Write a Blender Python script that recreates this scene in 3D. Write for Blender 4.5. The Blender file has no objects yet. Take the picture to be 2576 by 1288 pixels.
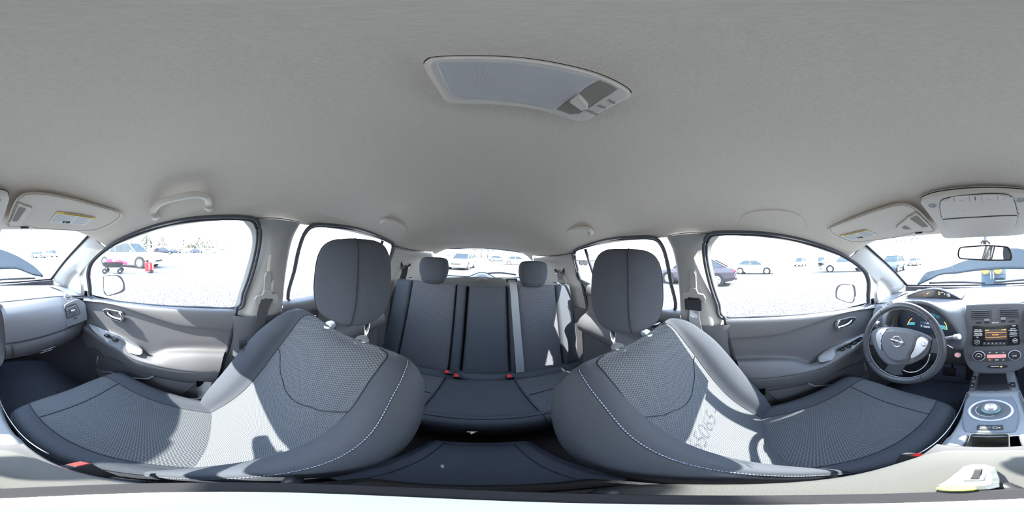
import bpy, bmesh, math, random
from mathutils import Vector as V, Matrix

SC = bpy.context.scene
COL = SC.collection
R = math.radians
random.seed(7)

# ------------------------------------------------------------------ camera, sky, sun, exposure
# origin of the scene = height of the lens on the car's centre line; +Y drives forward, +X is the passenger side
CX, U0, ROLL, GZ = .022, 1209.0, 2.3, -1.25
cd = bpy.data.cameras.new('camera'); cam = bpy.data.objects.new('camera', cd); COL.objects.link(cam)
cd.type = 'PANO'; cd.panorama_type = 'EQUIRECTANGULAR'; cd.clip_start = .005; cd.clip_end = 2000
_a = (1288 - U0) / 2576 * 2 * math.pi
_f = V((-math.sin(_a), -math.cos(_a), 0)); _u = V((0, 0, 1)); _r = _f.cross(_u)
_b = Matrix((_r, _u, -_f)).transposed()
cam.matrix_world = Matrix.Translation((CX, 0, 0)) @ (Matrix.Rotation(R(ROLL), 3, 'Y') @ _b).to_4x4()
SC.camera = cam
SC.view_settings.view_transform = 'Standard'; SC.view_settings.look = 'None'
SC.view_settings.exposure = 0.92; SC.view_settings.gamma = 1.0
SC.view_settings.use_curve_mapping = False
SC.cycles.max_bounces = 10; SC.cycles.diffuse_bounces = 6; SC.cycles.transparent_max_bounces = 12
SC.cycles.sample_clamp_indirect = 12.0
w = bpy.data.worlds.new('world'); SC.world = w; w.use_nodes = True
_n = w.node_tree.nodes; _bg = _n['Background']
_tc = _n.new('ShaderNodeTexCoord'); _sp = _n.new('ShaderNodeSeparateXYZ'); _cr = _n.new('ShaderNodeValToRGB')
w.node_tree.links.new(_tc.outputs['Generated'], _sp.inputs[0]); w.node_tree.links.new(_sp.outputs[2], _cr.inputs[0])
w.node_tree.links.new(_cr.outputs[0], _bg.inputs[0])
_cr.color_ramp.elements[0].position = .0; _cr.color_ramp.elements[0].color = (1, .98, .94, 1)
_cr.color_ramp.elements[1].position = .55; _cr.color_ramp.elements[1].color = (.58, .74, 1, 1)
_bg.inputs[1].default_value = 5.0
sd = bpy.data.lights.new('sun', 'SUN'); sd.energy = 12; sd.angle = R(.53); sd.color = (1, .95, .86)
SUN = bpy.data.objects.new('sun', sd); COL.objects.link(SUN); SUN.location = (-2, 5, 6)
SUN.rotation_euler = V((-.25, 1.0, .82)).to_track_quat('Z', 'Y').to_euler()

# ------------------------------------------------------------------ pixel -> point helpers (targets measured in the 2576x1288 photograph)
def D(u, v):
    a = (u - U0) / 2576 * 2 * math.pi; e = (644 - v) / 1288 * math.pi
    d = (-math.sin(a) * math.cos(e), -math.cos(a) * math.cos(e), math.sin(e)); t = R(ROLL)
    return V((d[0] * math.cos(t) + d[2] * math.sin(t), d[1], -d[0] * math.sin(t) + d[2] * math.cos(t)))
CAMP = V((CX, 0, 0))
def P(u, v, x=None, y=None, z=None):
    d = D(u, v)
    k = (x - CX) / d.x if x is not None else y / d.y if y is not None else z / d.z
    return CAMP + d * k
def Q(u, v, p0, n):
    d = D(u, v); return CAMP + d * ((V(p0) - CAMP).dot(n) / d.dot(n))
def WX(u, v, off=0.0, s=1):      # point on the inward leaning plane of the side glass
    d = D(u, v); x = .62
    for _ in range(12):
        q = CAMP + d * ((s * x - CX) / d.x); x = .57 + (.10 - q.z) * .33 + off
    return CAMP + d * ((s * x - CX) / d.x)
def mir(pts, s=-1): return [V((p[0] * s, p[1], p[2])) for p in pts]

# ------------------------------------------------------------------ materials
MATS = {}
def mat(name, col, rough=.6, metal=0, bump=0, bscale=200, var=0, spec=.5, emit=0, coat=0):
    m = bpy.data.materials.new(name); m.use_nodes = True; MATS[name] = m
    nt = m.node_tree; b = nt.nodes['Principled BSDF']
    b.inputs['Base Color'].default_value = (*col, 1); b.inputs['Roughness'].default_value = rough
    b.inputs['Metallic'].default_value = metal; b.inputs['Specular IOR Level'].default_value = spec
    b.inputs['Coat Weight'].default_value = coat
    if emit: b.inputs['Emission Color'].default_value = (*col, 1); b.inputs['Emission Strength'].default_value = emit
    tc = nt.nodes.new('ShaderNodeTexCoord'); nz = nt.nodes.new('ShaderNodeTexNoise'); nz.inputs['Scale'].default_value = bscale
    nz.inputs['Detail'].default_value = 3
    nt.links.new(tc.outputs['Object'], nz.inputs['Vector'])
    if bump:
        bp = nt.nodes.new('ShaderNodeBump'); bp.inputs['Strength'].default_value = bump; bp.inputs['Distance'].default_value = .002
        nt.links.new(nz.outputs[0], bp.inputs['Height']); nt.links.new(bp.outputs[0], b.inputs['Normal'])
    if var:
        n2 = nt.nodes.new('ShaderNodeTexNoise'); n2.inputs['Scale'].default_value = bscale * .6
        nt.links.new(tc.outputs['Object'], n2.inputs['Vector'])
        mx = nt.nodes.new('ShaderNodeMix'); mx.data_type = 'RGBA'
        nt.links.new(n2.outputs[0], mx.inputs[0])
        mx.inputs[6].default_value = (*[c * (1 - var) for c in col], 1); mx.inputs[7].default_value = (*[min(1, c * (1 + var)) for c in col], 1)
        nt.links.new(mx.outputs[2], b.inputs['Base Color'])
    return m
M_HEAD = mat('headliner_cloth', (.76, .69, .60), .95, bump=.35, bscale=420, var=.10, spec=.2)
M_BEIGE = mat('beige_plastic', (.75, .69, .61), .6, bump=.08, bscale=600)
M_PILLAR = mat('pillar_plastic', (.37, .365, .352), .6, bump=.08, bscale=600)
M_DASH = mat('dash_plastic', (.12, .125, .14), .62, bump=.35, bscale=700, var=.08)
M_DASHLOW = mat('lower_dash_plastic', (.07, .07, .078), .6, bump=.3, bscale=700)
M_DOOR = mat('door_plastic', (.13, .13, .14), .6, bump=.3, bscale=700, var=.06)
M_SILVER = mat('satin_grey_trim', (.27, .28, .30), .45, bump=.05, bscale=900)
M_BLACK = mat('black_plastic', (.025, .025, .03), .5)
M_SEAL = mat('rubber_seal', (.035, .035, .045), .6)
M_BODYW = mat('body_white', (.72, .73, .72), .3, coat=.4)
M_SEAMB = mat('beige_shadow_gap', (.30, .27, .235), .8)
M_FRAME = mat('door_frame_grey', (.075, .08, .095), .5)
M_GLOSS = mat('gloss_black', (.02, .02, .022), .12)
M_CHROME = mat('chrome', (.85, .86, .88), .12, metal=1)
M_SATIN = mat('satin_silver', (.62, .63, .65), .3, metal=.7)
M_FAB = mat('charcoal_cloth', (.080, .088, .106), .95, bump=.6, bscale=900, var=.18, spec=.15)
M_FABD = mat('dark_cloth', (.05, .052, .06), .95, bump=.5, bscale=900, var=.2, spec=.15)
M_ARM = mat('armrest_cloth', (.135, .135, .13), .95, bump=.25, bscale=1500, var=.15, spec=.15)
M_CARPET = mat('carpet', (.045, .043, .048), 1, bump=1, bscale=500, var=.4, spec=.05)
M_MAT = mat('floor_mat', (.12, .13, .165), 1, bump=.8, bscale=600, var=.3, spec=.05)
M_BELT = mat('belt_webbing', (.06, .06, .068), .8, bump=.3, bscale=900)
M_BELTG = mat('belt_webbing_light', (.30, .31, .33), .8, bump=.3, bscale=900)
M_RED = mat('buckle_red', (.75, .03, .03), .35)
M_WHITE = mat('label_white', (.82, .83, .80), .6)
M_YEL = mat('label_yellow', (.85, .55, .08), .6)
M_INK = mat('ink', (.04, .04, .04), .7)
M_GREYINK = mat('grey_ink', (.35, .35, .35), .7)
M_STITCH = mat('blue_stitch', (.42, .52, .75), .8)
M_LEATHER = mat('wheel_leather', (.055, .058, .07), .38, bump=.15, bscale=700)
M_ORANGE = mat('orange_display', (1, .42, .10), .5, emit=1.2)
M_AMBER = mat('amber_display', (1, .75, .25), .5, emit=.6)
M_CYAN = mat('cyan_display', (.12, .55, .65), .5, emit=.25)
M_PALE = mat('pale_display', (.75, .8, .85), .5, emit=.6)
M_SCREEN = mat('screen_glass', (.12, .085, .075), .2)
M_PINK = mat('pink_lit_strip', (.85, .35, .35), .4, emit=.25)
M_BLUEG = mat('cluster_face', (.06, .075, .10), .35)
M_RING = mat('pearl_ring', (.62, .62, .72), .25, metal=.3)
M_STAND = mat('stand_metal', (.42, .43, .40), .5, metal=.4, bump=.4, bscale=150)
M_LIME = mat('level_vial', (.75, .95, .15), .15, emit=.2)
M_MIRROR = mat('mirror_glass', (.92, .94, .96), .01, metal=1)
M_LENS = mat('lamp_lens', (.62, .61, .62), .25, bump=.5, bscale=300)
M_TEXTG = None

M_DISC = mat('stand_disc_white', (.92, .88, .80), .7)
def glass(name, tint=(.93, .97, .97), refl=.06):
    m = bpy.data.materials.new(name); m.use_nodes = True; nt = m.node_tree; nt.nodes.clear()
    o = nt.nodes.new('ShaderNodeOutputMaterial'); t = nt.nodes.new('ShaderNodeBsdfTransparent'); g = nt.nodes.new('ShaderNodeBsdfGlossy')
    t.inputs[0].default_value = (*tint, 1); g.inputs[1].default_value = .02
    mx = nt.nodes.new('ShaderNodeMixShader'); mx.inputs[0].default_value = refl
    nt.links.new(t.outputs[0], mx.inputs[1]); nt.links.new(g.outputs[0], mx.inputs[2]); nt.links.new(mx.outputs[0], o.inputs[0])
    return m
M_TEXTG = mat('marker_writing', (.30, .36, .37), .8)
M_GLASS = glass('window_glass'); M_GLASSD = glass('car_glass_far', (.35, .5, .52), .25)

def wave_fabric(name, dark, light, px=.0125, py=.0066):
    m = bpy.data.materials.new(name); m.use_nodes = True; nt = m.node_tree; N = nt.nodes; L = nt.links; b = N['Principled BSDF']
    b.inputs['Roughness'].default_value = .95; b.inputs['Specular IOR Level'].default_value = .15
    uv = N.new('ShaderNodeUVMap'); sp = N.new('ShaderNodeSeparateXYZ'); L.new(uv.outputs[0], sp.inputs[0])
    def mth(op, a, bb=None, c=None):
        n = N.new('ShaderNodeMath'); n.operation = op
        for i, q in enumerate((a, bb, c)):
            if q is None: continue
            if hasattr(q, 'default_value') or hasattr(q, 'links'): L.new(q, n.inputs[i])
            else: n.inputs[i].default_value = q
        return n.outputs[0]
    tri = mth('PINGPONG', mth('DIVIDE', sp.outputs[0], px), .5)              # 0..0.5 zig-zag across
    tri = mth('SMOOTH_MIN', mth('SMOOTH_MAX', mth('MULTIPLY', tri, 2.0), .25, .2), .75, .2)
    ph = mth('ADD', mth('DIVIDE', sp.outputs[1], py), mth('MULTIPLY', tri, 1.15))
    s = mth('SINE', mth('MULTIPLY', ph, 2 * math.pi))
    s = mth('MULTIPLY_ADD', s, .5, .5)
    cr = N.new('ShaderNodeValToRGB'); L.new(s, cr.inputs[0])
    cr.color_ramp.elements[0].position = .42; cr.color_ramp.elements[0].color = (*dark, 1)
    cr.color_ramp.elements[1].position = .72; cr.color_ramp.elements[1].color = (*light, 1)
    L.new(cr.outputs[0], b.inputs['Base Color'])
    bp = N.new('ShaderNodeBump'); bp.inputs['Strength'].default_value = .5; bp.inputs['Distance'].default_value = .001
    L.new(s, bp.inputs['Height']); L.new(bp.outputs[0], b.inputs['Normal'])
    return m
M_WAVE = wave_fabric('wave_cloth', (.080, .086, .10), (.165, .175, .185))
M_WAVER = wave_fabric('wave_cloth_rear', (.066, .070, .085), (.16, .165, .18), .014, .0098)

# ------------------------------------------------------------------ mesh helpers
def link(name, me, m, parent=None, smooth=True):
    o = bpy.data.objects.new(name, me); COL.objects.link(o)
    if m is not None: me.materials.append(m)
    if smooth:
        for f in me.polygons: f.use_smooth = True
    if parent is not None:
        o.parent = parent
        if parent.type == 'EMPTY' and not LOCAL[0]: o.matrix_parent_inverse = Matrix.Translation(-parent.location)
    return o
LOCAL = [False]      # True while a thing is built in its own local coordinates
def mesh(name, vs, fs, m, parent=None, smooth=True, uv=None, solid=0, off=-1):
    me = bpy.data.meshes.new(name); me.from_pydata([tuple(v) for v in vs], [], fs); me.update()
    if uv:
        ul = me.uv_layers.new(name='UVMap')
        for l in me.loops: ul.data[l.index].uv = uv[l.vertex_index]
    o = link(name, me, m, parent, smooth)
    if solid:
        md = o.modifiers.new('thickness', 'SOLIDIFY'); md.thickness = solid; md.offset = off
    return o
def thing(name, label, cat, loc=(0, 0, 0), group=None, kind=None):
    o = bpy.data.objects.new(name, None); COL.objects.link(o); o.empty_display_size = .05
    o.location = loc; o['label'] = label; o['category'] = cat
    if group: o['group'] = group
    if kind: o['kind'] = kind
    return o
def tag(o, label=None, cat=None, group=None, kind=None):
    for k, q in (('label', label), ('category', cat), ('group', group), ('kind', kind)):
        if q: o[k] = q
    return o
def cr1(p, t):                     # Catmull-Rom through list of vectors, t in [0, n-1]
    n = len(p); i = max(0, min(n - 2, int(t))); f = t - i
    a = p[i - 1] if i > 0 else p[i] * 2 - p[i + 1]; b = p[i]; c = p[i + 1]; d = p[i + 2] if i + 2 < n else p[i + 1] * 2 - p[i]
    return b + (c - a) * (.5 * f) + (a * 2 - b * 5 + c * 4 - d) * (.5 * f * f) + (b * 3 - a - c * 3 + d) * (.5 * f ** 3)
def crc(p, t):                     # closed
    n = len(p); i = int(math.floor(t)); f = t - i
    a, b, c, d = (p[(i + k) % n] for k in (-1, 0, 1, 2))
    return b + (c - a) * (.5 * f) + (a * 2 - b * 5 + c * 4 - d) * (.5 * f * f) + (b * 3 - a - c * 3 + d) * (.5 * f ** 3)
def line(pts, n): return [cr1([V(p) for p in pts], (len(pts) - 1) * i / (n - 1)) for i in range(n)]
def rline(pts, n): return [crc([V(p) for p in pts], len(pts) * i / n) for i in range(n)]
def surf(name, rows, m, parent=None, nu=32, nv=24, **k):
    rr = [line(r, nu) for r in rows]; vs = []
    cols = [line([r[i] for r in rr], nv) for i in range(nu)]
    for j in range(nv):
        for i in range(nu): vs.append(cols[i][j])
    fs = [(j * nu + i, j * nu + i + 1, (j + 1) * nu + i + 1, (j + 1) * nu + i) for j in range(nv - 1) for i in range(nu - 1)]
    return mesh(name, vs, fs, m, parent, **k)
def loft(name, loops, m, parent=None, closed=True, cap0=False, cap1=False, **k):
    n = len(loops[0]); vs = [p for l in loops for p in l]; fs = []
    for j in range(len(loops) - 1):
        for i in range(n if closed else n - 1):
            a = j * n + i; b = j * n + (i + 1) % n; fs.append((a, b, b + n, a + n))
    if cap0: fs.append(tuple(reversed(range(n))))
    if cap1: fs.append(tuple(range((len(loops) - 1) * n, len(loops) * n)))
    return mesh(name, vs, fs, m, parent, **k)
def tube(name, pts, r, m, parent=None, closed=False, n=8, ry=None, up=None, **k):
    pts = [V(p) for p in pts]; loops = []; N = len(pts)
    for i, p in enumerate(pts):
        if closed: t = pts[(i + 1) % N] - pts[i - 1]
        else: t = pts[min(i + 1, N - 1)] - pts[max(i - 1, 0)]
        t.normalize(); uu = V(up) if up else (V((0, 0, 1)) if abs(t.z) < .9 else V((0, 1, 0)))
        s = t.cross(uu).normalized(); w_ = s.cross(t)
        loops.append([p + s * (math.cos(q * 2 * math.pi / n) * r) + w_ * (math.sin(q * 2 * math.pi / n) * (ry or r)) for q in range(n)])
    if closed: loops.append(loops[0])
    return loft(name, loops, m, parent, cap0=not closed, cap1=not closed, **k)
def ribbon(name, pts, wid, th, m, parent=None, **k):   # pts [(p, width_dir)]
    loops = []
    for i, (p, wd) in enumerate(pts):
        p = V(p); wd = V(wd).normalized(); t = (V(pts[min(i + 1, len(pts) - 1)][0]) - V(pts[max(i - 1, 0)][0])).normalized(); nn = t.cross(wd).normalized()
        loops.append([p + wd * (a * wid / 2) + nn * (b * th / 2) for a, b in ((-1, -1), (1, -1), (1, 1), (-1, 1))])
    return loft(name, loops, m, parent, cap0=True, cap1=True, smooth=False, **k)
def bm_obj(name, bm, m, parent=None, smooth=True):
    me = bpy.data.meshes.new(name); bm.to_mesh(me); bm.free(); return link(name, me, m, parent, smooth)
def box(name, c, s, m, parent=None, rot=None, bev=.003, seg=2, smooth=True):
    bm = bmesh.new(); bmesh.ops.create_cube(bm, size=1)
    bmesh.ops.scale(bm, vec=s, verts=bm.verts)
    if bev: bmesh.ops.bevel(bm, geom=bm.edges[:], offset=min(bev, min(s) * .45), segments=seg, profile=.5, affect='EDGES')
    mx = Matrix.Translation(c) @ (rot.to_4x4() if rot else Matrix.Identity(4))
    bmesh.ops.transform(bm, matrix=mx, verts=bm.verts)
    return bm_obj(name, bm, m, parent, smooth)
def frame(n, up=(0, 0, 1)):        # columns: x right, y up, z = n
    n = V(n).normalized(); x = V(up).cross(n).normalized(); y = n.cross(x); return Matrix((x, y, n)).transposed()
def cyl(name, c, n, r, h, m, parent=None, seg=28, r2=None, bev=.0, smooth=True):
    f = frame(n, (0, 0, 1) if abs(V(n).normalized().z) < .95 else (0, 1, 0)); r2 = r if r2 is None else r2; c = V(c)
    def ring(rr, hh): return [c + f @ V((rr * math.cos(i * 2 * math.pi / seg), rr * math.sin(i * 2 * math.pi / seg), hh)) for i in range(seg)]
    b = bev or min(r, h) * .12
    return loft(name, [ring(r, 0), ring((r + r2) / 2 if False else r2, h - b), ring(max(r2 - b, 1e-4), h)], m, parent, cap0=True, cap1=True, smooth=False)
def torus(name, c, n, r, t, m, parent=None, seg=40, tn=8, tz=None):
    f = frame(n, (0, 0, 1) if abs(V(n).normalized().z) < .95 else (0, 1, 0)); c = V(c)
    loops = []
    for i in range(seg + 1):
        a = i * 2 * math.pi / seg
        loops.append([c + f @ V(((r + t * math.cos(q * 2 * math.pi / tn)) * math.cos(a), (r + t * math.cos(q * 2 * math.pi / tn)) * math.sin(a), (tz or t) * math.sin(q * 2 * math.pi / tn))) for q in range(tn)])
    return loft(name, loops, m, parent)
def plate(name, pts, n, d, m, parent=None, bev=.0015, smooth=False):      # outline pts, raised along n by d
    pts = [V(p) for p in pts]; n = V(n).normalized(); c = sum(pts, V()) / len(pts)
    rad = sum((p - c).length for p in pts) / len(pts); k = max(.3, 1 - bev / rad)
    return loft(name, [pts, [p + n * (d - bev * .6 * (1 if d > 0 else -1)) for p in pts], [c + (p - c) * k + n * d for p in pts]], m, parent, cap1=True, cap0=False, smooth=smooth)
def rr(u0, v0, u1, v1, r, k=4):    # rounded rectangle in pixels
    o = []
    for cx, cy, a0 in ((u1 - r, v1 - r, 0), (u0 + r, v1 - r, 90), (u0 + r, v0 + r, 180), (u1 - r, v0 + r, 270)):
        for i in range(k + 1): a = R(a0 + 90 * i / k); o.append((cx + r * math.cos(a), cy + r * math.sin(a)))
    return o
def quadpts(q, x0, y0, x1, y1, r=.1, k=3):   # rounded rectangle in the unit square of a quad (tl, tr, br, bl)
    tl, tr, br, bl = [V(p) for p in q]; o = []
    for (x, y) in rr(x0, y0, x1, y1, r, k):
        o.append((tl * (1 - x) + tr * x) * (1 - y) + (bl * (1 - x) + br * x) * y)
    return o
def text(name, s, c, right, up, size, m, parent=None, ext=.0004, align='CENTER', mirror=False, shear=0, thin=0):
    cu = bpy.data.curves.new(name, 'FONT'); cu.body = s; cu.size = size; cu.align_x = align; cu.align_y = 'CENTER'; cu.extrude = ext; cu.shear = shear; cu.offset = thin
    cu.resolution_u = 2
    tmp = bpy.data.objects.new('tmp', cu); COL.objects.link(tmp)
    dg = bpy.context.evaluated_depsgraph_get(); me = bpy.data.meshes.new_from_object(tmp.evaluated_get(dg)); bpy.data.objects.remove(tmp)
    me.name = name; r = V(right).normalized() * (-1 if mirror else 1); up = V(up).normalized(); nn = V(right).normalized().cross(up).normalized()
    up = nn.cross(V(right).normalized())
    me.transform(Matrix.Translation(c) @ Matrix((r, up, nn)).transposed().to_4x4())
    me.materials.clear()
    return link(name, me, m, parent, False)
def pad(name, q, th, m, parent=None, rad=.03, puff=.012, nu=22, nv=26, n=None, uvs=1.0, back=.0):   # upholstered panel on quad q = tl,tr,br,bl
    tl, tr, br, bl = [V(p) for p in q]; n = V(n).normalized() if n else (tr - tl).cross(tl - bl).normalized()
    wu = ((tr - tl).length + (br - bl).length) / 2; wv = ((tl - bl).length + (tr - br).length) / 2
    def par(k, L):    # denser near the edges
        o = [0]; e = rad / L
        for i in range(1, 5): o.append(e * (1 - math.cos(i * math.pi / 8)))
        mid = k - 10
        for i in range(1, mid + 1): o.append(e + (1 - 2 * e) * i / (mid + 1))
        return o + [1 - x for x in reversed(o[:5])]
    pu, pv = par(nu, wu), par(nv, wv); vs = []; uv = []
    def prof(t, L):
        d = min(t, 1 - t) * L
        return 1 if d >= rad else math.sqrt(max(0, 1 - (1 - d / rad) ** 2))
    for y in pv:
        for x in pu:
            h = min(prof(x, wu), prof(y, wv)) if True else 0
            h = prof(x, wu) * prof(y, wv)
            p = (tl * (1 - x) + tr * x) * (1 - y) + (bl * (1 - x) + br * x) * y
            vs.append(p + n * (-back + (th + back) * h * (1 if h > 0 else 0) + puff * math.sin(math.pi * x) * math.sin(math.pi * y)))
            uv.append((x * wu * uvs, (1 - y) * wv * uvs))
    a = len(pu); fs = [(j * a + i, j * a + i + 1, (j + 1) * a + i + 1, (j + 1) * a + i) for j in range(len(pv) - 1) for i in range(a - 1)]
    return mesh(name, vs, fs, m, parent, uv=uv)

# ================================================================== THE CAR'S SHELL
# ---- headliner
HR = [  # centre y, centre z, edge x, edge y, edge z, shape power
    (.712, .111, .600, .617, .096, 7.0), (.655, .125, .604, .560, .058, 6), (.60, .136, .603, .505, .020, 4), (.50, .155, .592, .41, .040, 5),
    (.35, .190, .578, .30, .066, 6), (.20, .216, .570, .20, .085, 6), (0, .236, .567, 0, .104, 6), (-.2, .242, .567, -.2, .103, 6),
    (-.5, .238, .567, -.5, .098, 6), (-.8, .210, .572, -.8, .076, 6), (-1.0, .182, .575, -.98, .050, 5.5), (-1.15, .158, .575, -1.12, .030, 5), (-1.30, .132, .55, -1.27, .025, 4.5),
    (-1.40, .098, .50, -1.38, .020, 3.5), (-1.46, .076, .462, -1.44, .022, 3)]
rows = []
for yc, zc, xe, ye, ze, p in HR:
    r_ = []
    for i in range(25):
        t = -1 + i / 12; t = math.copysign(math.sin(abs(t) * math.pi / 2) if False else abs(t), t); a = abs(t)
        r_.append(V((xe * t, yc + (ye - yc) * a * a, zc + (ze - (.004 if -1.0 < ye < .45 else 0) - zc) * (.25 * a * a + .75 * a ** p))))
    rows.append(r_)
ceiling = surf('ceiling', rows, M_HEAD, nu=73, nv=90, solid=.012, off=-1); tag(ceiling, 'warm grey cloth roof lining of the car', 'headliner', kind='structure')
def zceil(x, y):
    best = None
    for i in range(len(HR) - 1):
        y0, y1 = HR[i][0], HR[i + 1][0]
        if y1 <= y <= y0 or i == len(HR) - 2:
            f = (y0 - y) / (y0 - y1); h = [HR[i][k] + (HR[i + 1][k] - HR[i][k]) * f for k in range(6)]
            a = min(1, abs(x) / h[2]); return h[1] + (h[4] - h[1]) * (.25 * a * a + .75 * a ** h[5])
for s in (1, -1):      # unseen roof edge outside the headliner, added to block sun above the doors
    ed = [h for h in HR if -1.3 < h[3] < .62]; jj = [V((s * h[2], h[3], h[4] + .004)) for h in ed]
    o = surf('trim_%d' % (15 if s > 0 else 16), [jj, [p + V((s * .022, 0, .004)) for p in jj], [p + V((s * .042, 0, .004)) for p in jj], [p + V((s * .030, 0, .045)) for p in jj]], M_BODYW, nu=40, nv=8, solid=.004)
    tag(o, 'unseen white roof edge added to block sun over the %s doors' % ('passenger' if s > 0 else 'driver'), 'roof edge', kind='structure')
# rounded pad mark pressed in the lining above the driver's door, and the small round plug by the tailgate
def QC(u, v, off=0):
    d = D(u, v); k = .2
    for _ in range(600):
        q = CAMP + d * k
        if q.z > zceil(q.x, q.y) - off: break
        k += .0015
    return q
tube('pressed_outline', line([QC(u, v, .001) for u, v in ((1858, 574), (1862, 556), (1874, 540), (1905, 531), (1950, 529), (1993, 534), (2020, 550), (2030, 574))], 40), .0035, M_HEAD, ceiling)
q = P(1226, 562, y=-1.25); cyl('plug', (q.x, q.y, zceil(q.x, q.y) + .001), (0, .2, -1), .007, .003, M_BEIGE, ceiling)

# ---- side glass outlines (front door measured on the passenger side, rear door on the driver's side)
FW = [(593, 771), (608, 735), (624, 690), (637, 640), (643, 600), (640, 573), (628, 557), (600, 553), (560, 553), (500, 557), (440, 566), (380, 582), (320, 603),
      (285, 620), (252, 644), (234, 665), (228, 690), (231, 720), (238, 748), (300, 757), (400, 766), (500, 770)]
FWp = [WX(u, v) for u, v in FW]
RW = [(1692, 778), (1682, 700), (1674, 655), (1662, 620), (1642, 603), (1600, 602), (1550, 606), (1500, 616), (1462, 627), (1450, 634), (1450, 650), (1455, 672), (1463, 703), (1505, 722), (1545, 738), (1610, 758)]
RWp = mir([WX(u, v, s=-1) for u, v in RW])
def outset(pts, d):
    c = sum(pts, V()) / len(pts); return [p + (p - c).normalized() * d for p in pts]
def fill(name, pts, m, parent=None, **k):
    c = sum(pts, V()) / len(pts); n = len(pts)
    return mesh(name, list(pts) + [c], [(i, (i + 1) % n, n) for i in range(n)], m, parent, smooth=False, **k)
WLAB = {1: ('windscreen glass above the dashboard, marker digits written on it', 'windscreen'),
        2: ('passenger front door window glass, pickup truck and red carts seen through it', 'window'), 3: ('driver front door window glass, white sedan and dark sedan seen through it', 'window'),
        4: ('passenger rear door window glass behind the passenger seat headrest', 'window'), 5: ('driver rear door window glass behind the driver seat headrest', 'window'),
        6: ('small triangular quarter glass ahead of the passenger door', 'window'), 7: ('small triangular quarter glass ahead of the driver door', 'window'),
        8: ('tailgate window glass above the rear seats', 'rear window')}
def struct(n, o): return tag(o, WLAB[n][0], WLAB[n][1], kind='structure')
for s, n1, n2 in ((1, 2, 4), (-1, 3, 5)):
    for n_, pts, nm in ((n1, FWp, 'front'), (n2, RWp, 'rear')):
        pp = rline(mir(pts, s), 90); o = struct(n_, fill('window_%d' % n_, pp, M_GLASS))
        po = [p + V((-.004 * s, 0, 0)) for p in outset(pp, .007)]
        tube('window_seal', po, .0075, M_SEAL, o, closed=True, n=8)
        tube('door_frame', [p + V((-.014 * s, 0, 0)) for p in outset(pp, .0145)], .0065, M_FRAME, o, closed=True, n=8)
    o = bpy.data.objects['window_%d' % n2]      # divider bar between the rear glass and its fixed pane
    top, bot = WX(1474, 626, s=-1), WX(1506, 722, s=-1)
    top, bot = mir([top, bot], -s) if s == 1 else (top, bot)
    tube('divider_bar', [top + V((-.006 * s, 0, 0)), bot + V((-.006 * s, 0, 0))], .010, M_SEAL, o, n=6)

# ---- windscreen
WT = [(-.60, .617, .098), (-.45, .662, .112), (-.2, .703, .114), (0, .714, .114), (.2, .703, .114), (.45, .662, .112), (.60, .617, .098)]
WB = [(-.64, 1.12, -.212), (-.45, 1.22, -.226), (-.2, 1.29, -.233), (0, 1.31, -.236), (.2, 1.29, -.233), (.45, 1.22, -.226), (.64, 1.12, -.212)]
WM = [tuple((V(a) * .5 + V(b) * .5) + V((0, .015, .012))) for a, b in zip(WT, WB)]
w1 = struct(1, surf('window_1', [WT, WM, WB], M_GLASS, nu=30, nv=16))
def wside(s, k=1.0): return line([(s * .60 * k, .617, .092), (s * .622 * k, .88, -.052), (s * .64 * k, 1.12, -.210)], 16)
for s in (-1, 1): ribbon('black_edge_band', [(p + V((-s * .008, 0, -.004)), (-s, .25, .1)) for p in wside(s)], .02, .004, M_SEAL, w1)
ribbon('black_edge_band', [(V(p) + V((0, -.012, .006)), (0, 1, -.5)) for p in line(WB, 30)], .03, .003, M_SEAL, w1)
# marker digits on the outside of the glass (read backwards from inside)
def wsp(x, t):          # point on the windscreen sheet
    a, b, c = [line(r, 61)[int(round((x + .62) / 1.24 * 60))] for r in (WT, WM, WB)]; return cr1([a, b, c], t * 2)
for i, ch in enumerate('43065065-'):
    u = 2312 - i * 13.2; v = 601 + i * 2.1
    d = D(u, v); lo, hi = .5, 1.4
    for _ in range(30):
        k = (lo + hi) / 2; q = CAMP + d * (k / d.y); f = max(0, min(1, (q.y - .66) / .6)); zs = .113 - .345 * f
        if q.z < zs: lo = k
        else: hi = k
    text('marker_digit', ch, q + V((0, .004, .006)), (1, 0, 0), (0, -.62, .38), .085, M_TEXTG, w1, mirror=True, shear=.25, thin=-.0022)
# wiper blades resting at the foot of the windscreen
for s, x0, x1 in ((-1, -.05, -.52), (1, .60, .02)):
    o = tag(tube('windscreen_wiper', line([(x0, 1.36, -.226), ((x0 + x1) / 2, 1.37, -.215), (x1, 1.30, -.214)], 12), .008, M_BLACK),
            'black wiper blade at the foot of the windscreen on the %s side' % ('driver' if s < 0 else 'passenger'), 'wiper')

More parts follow.
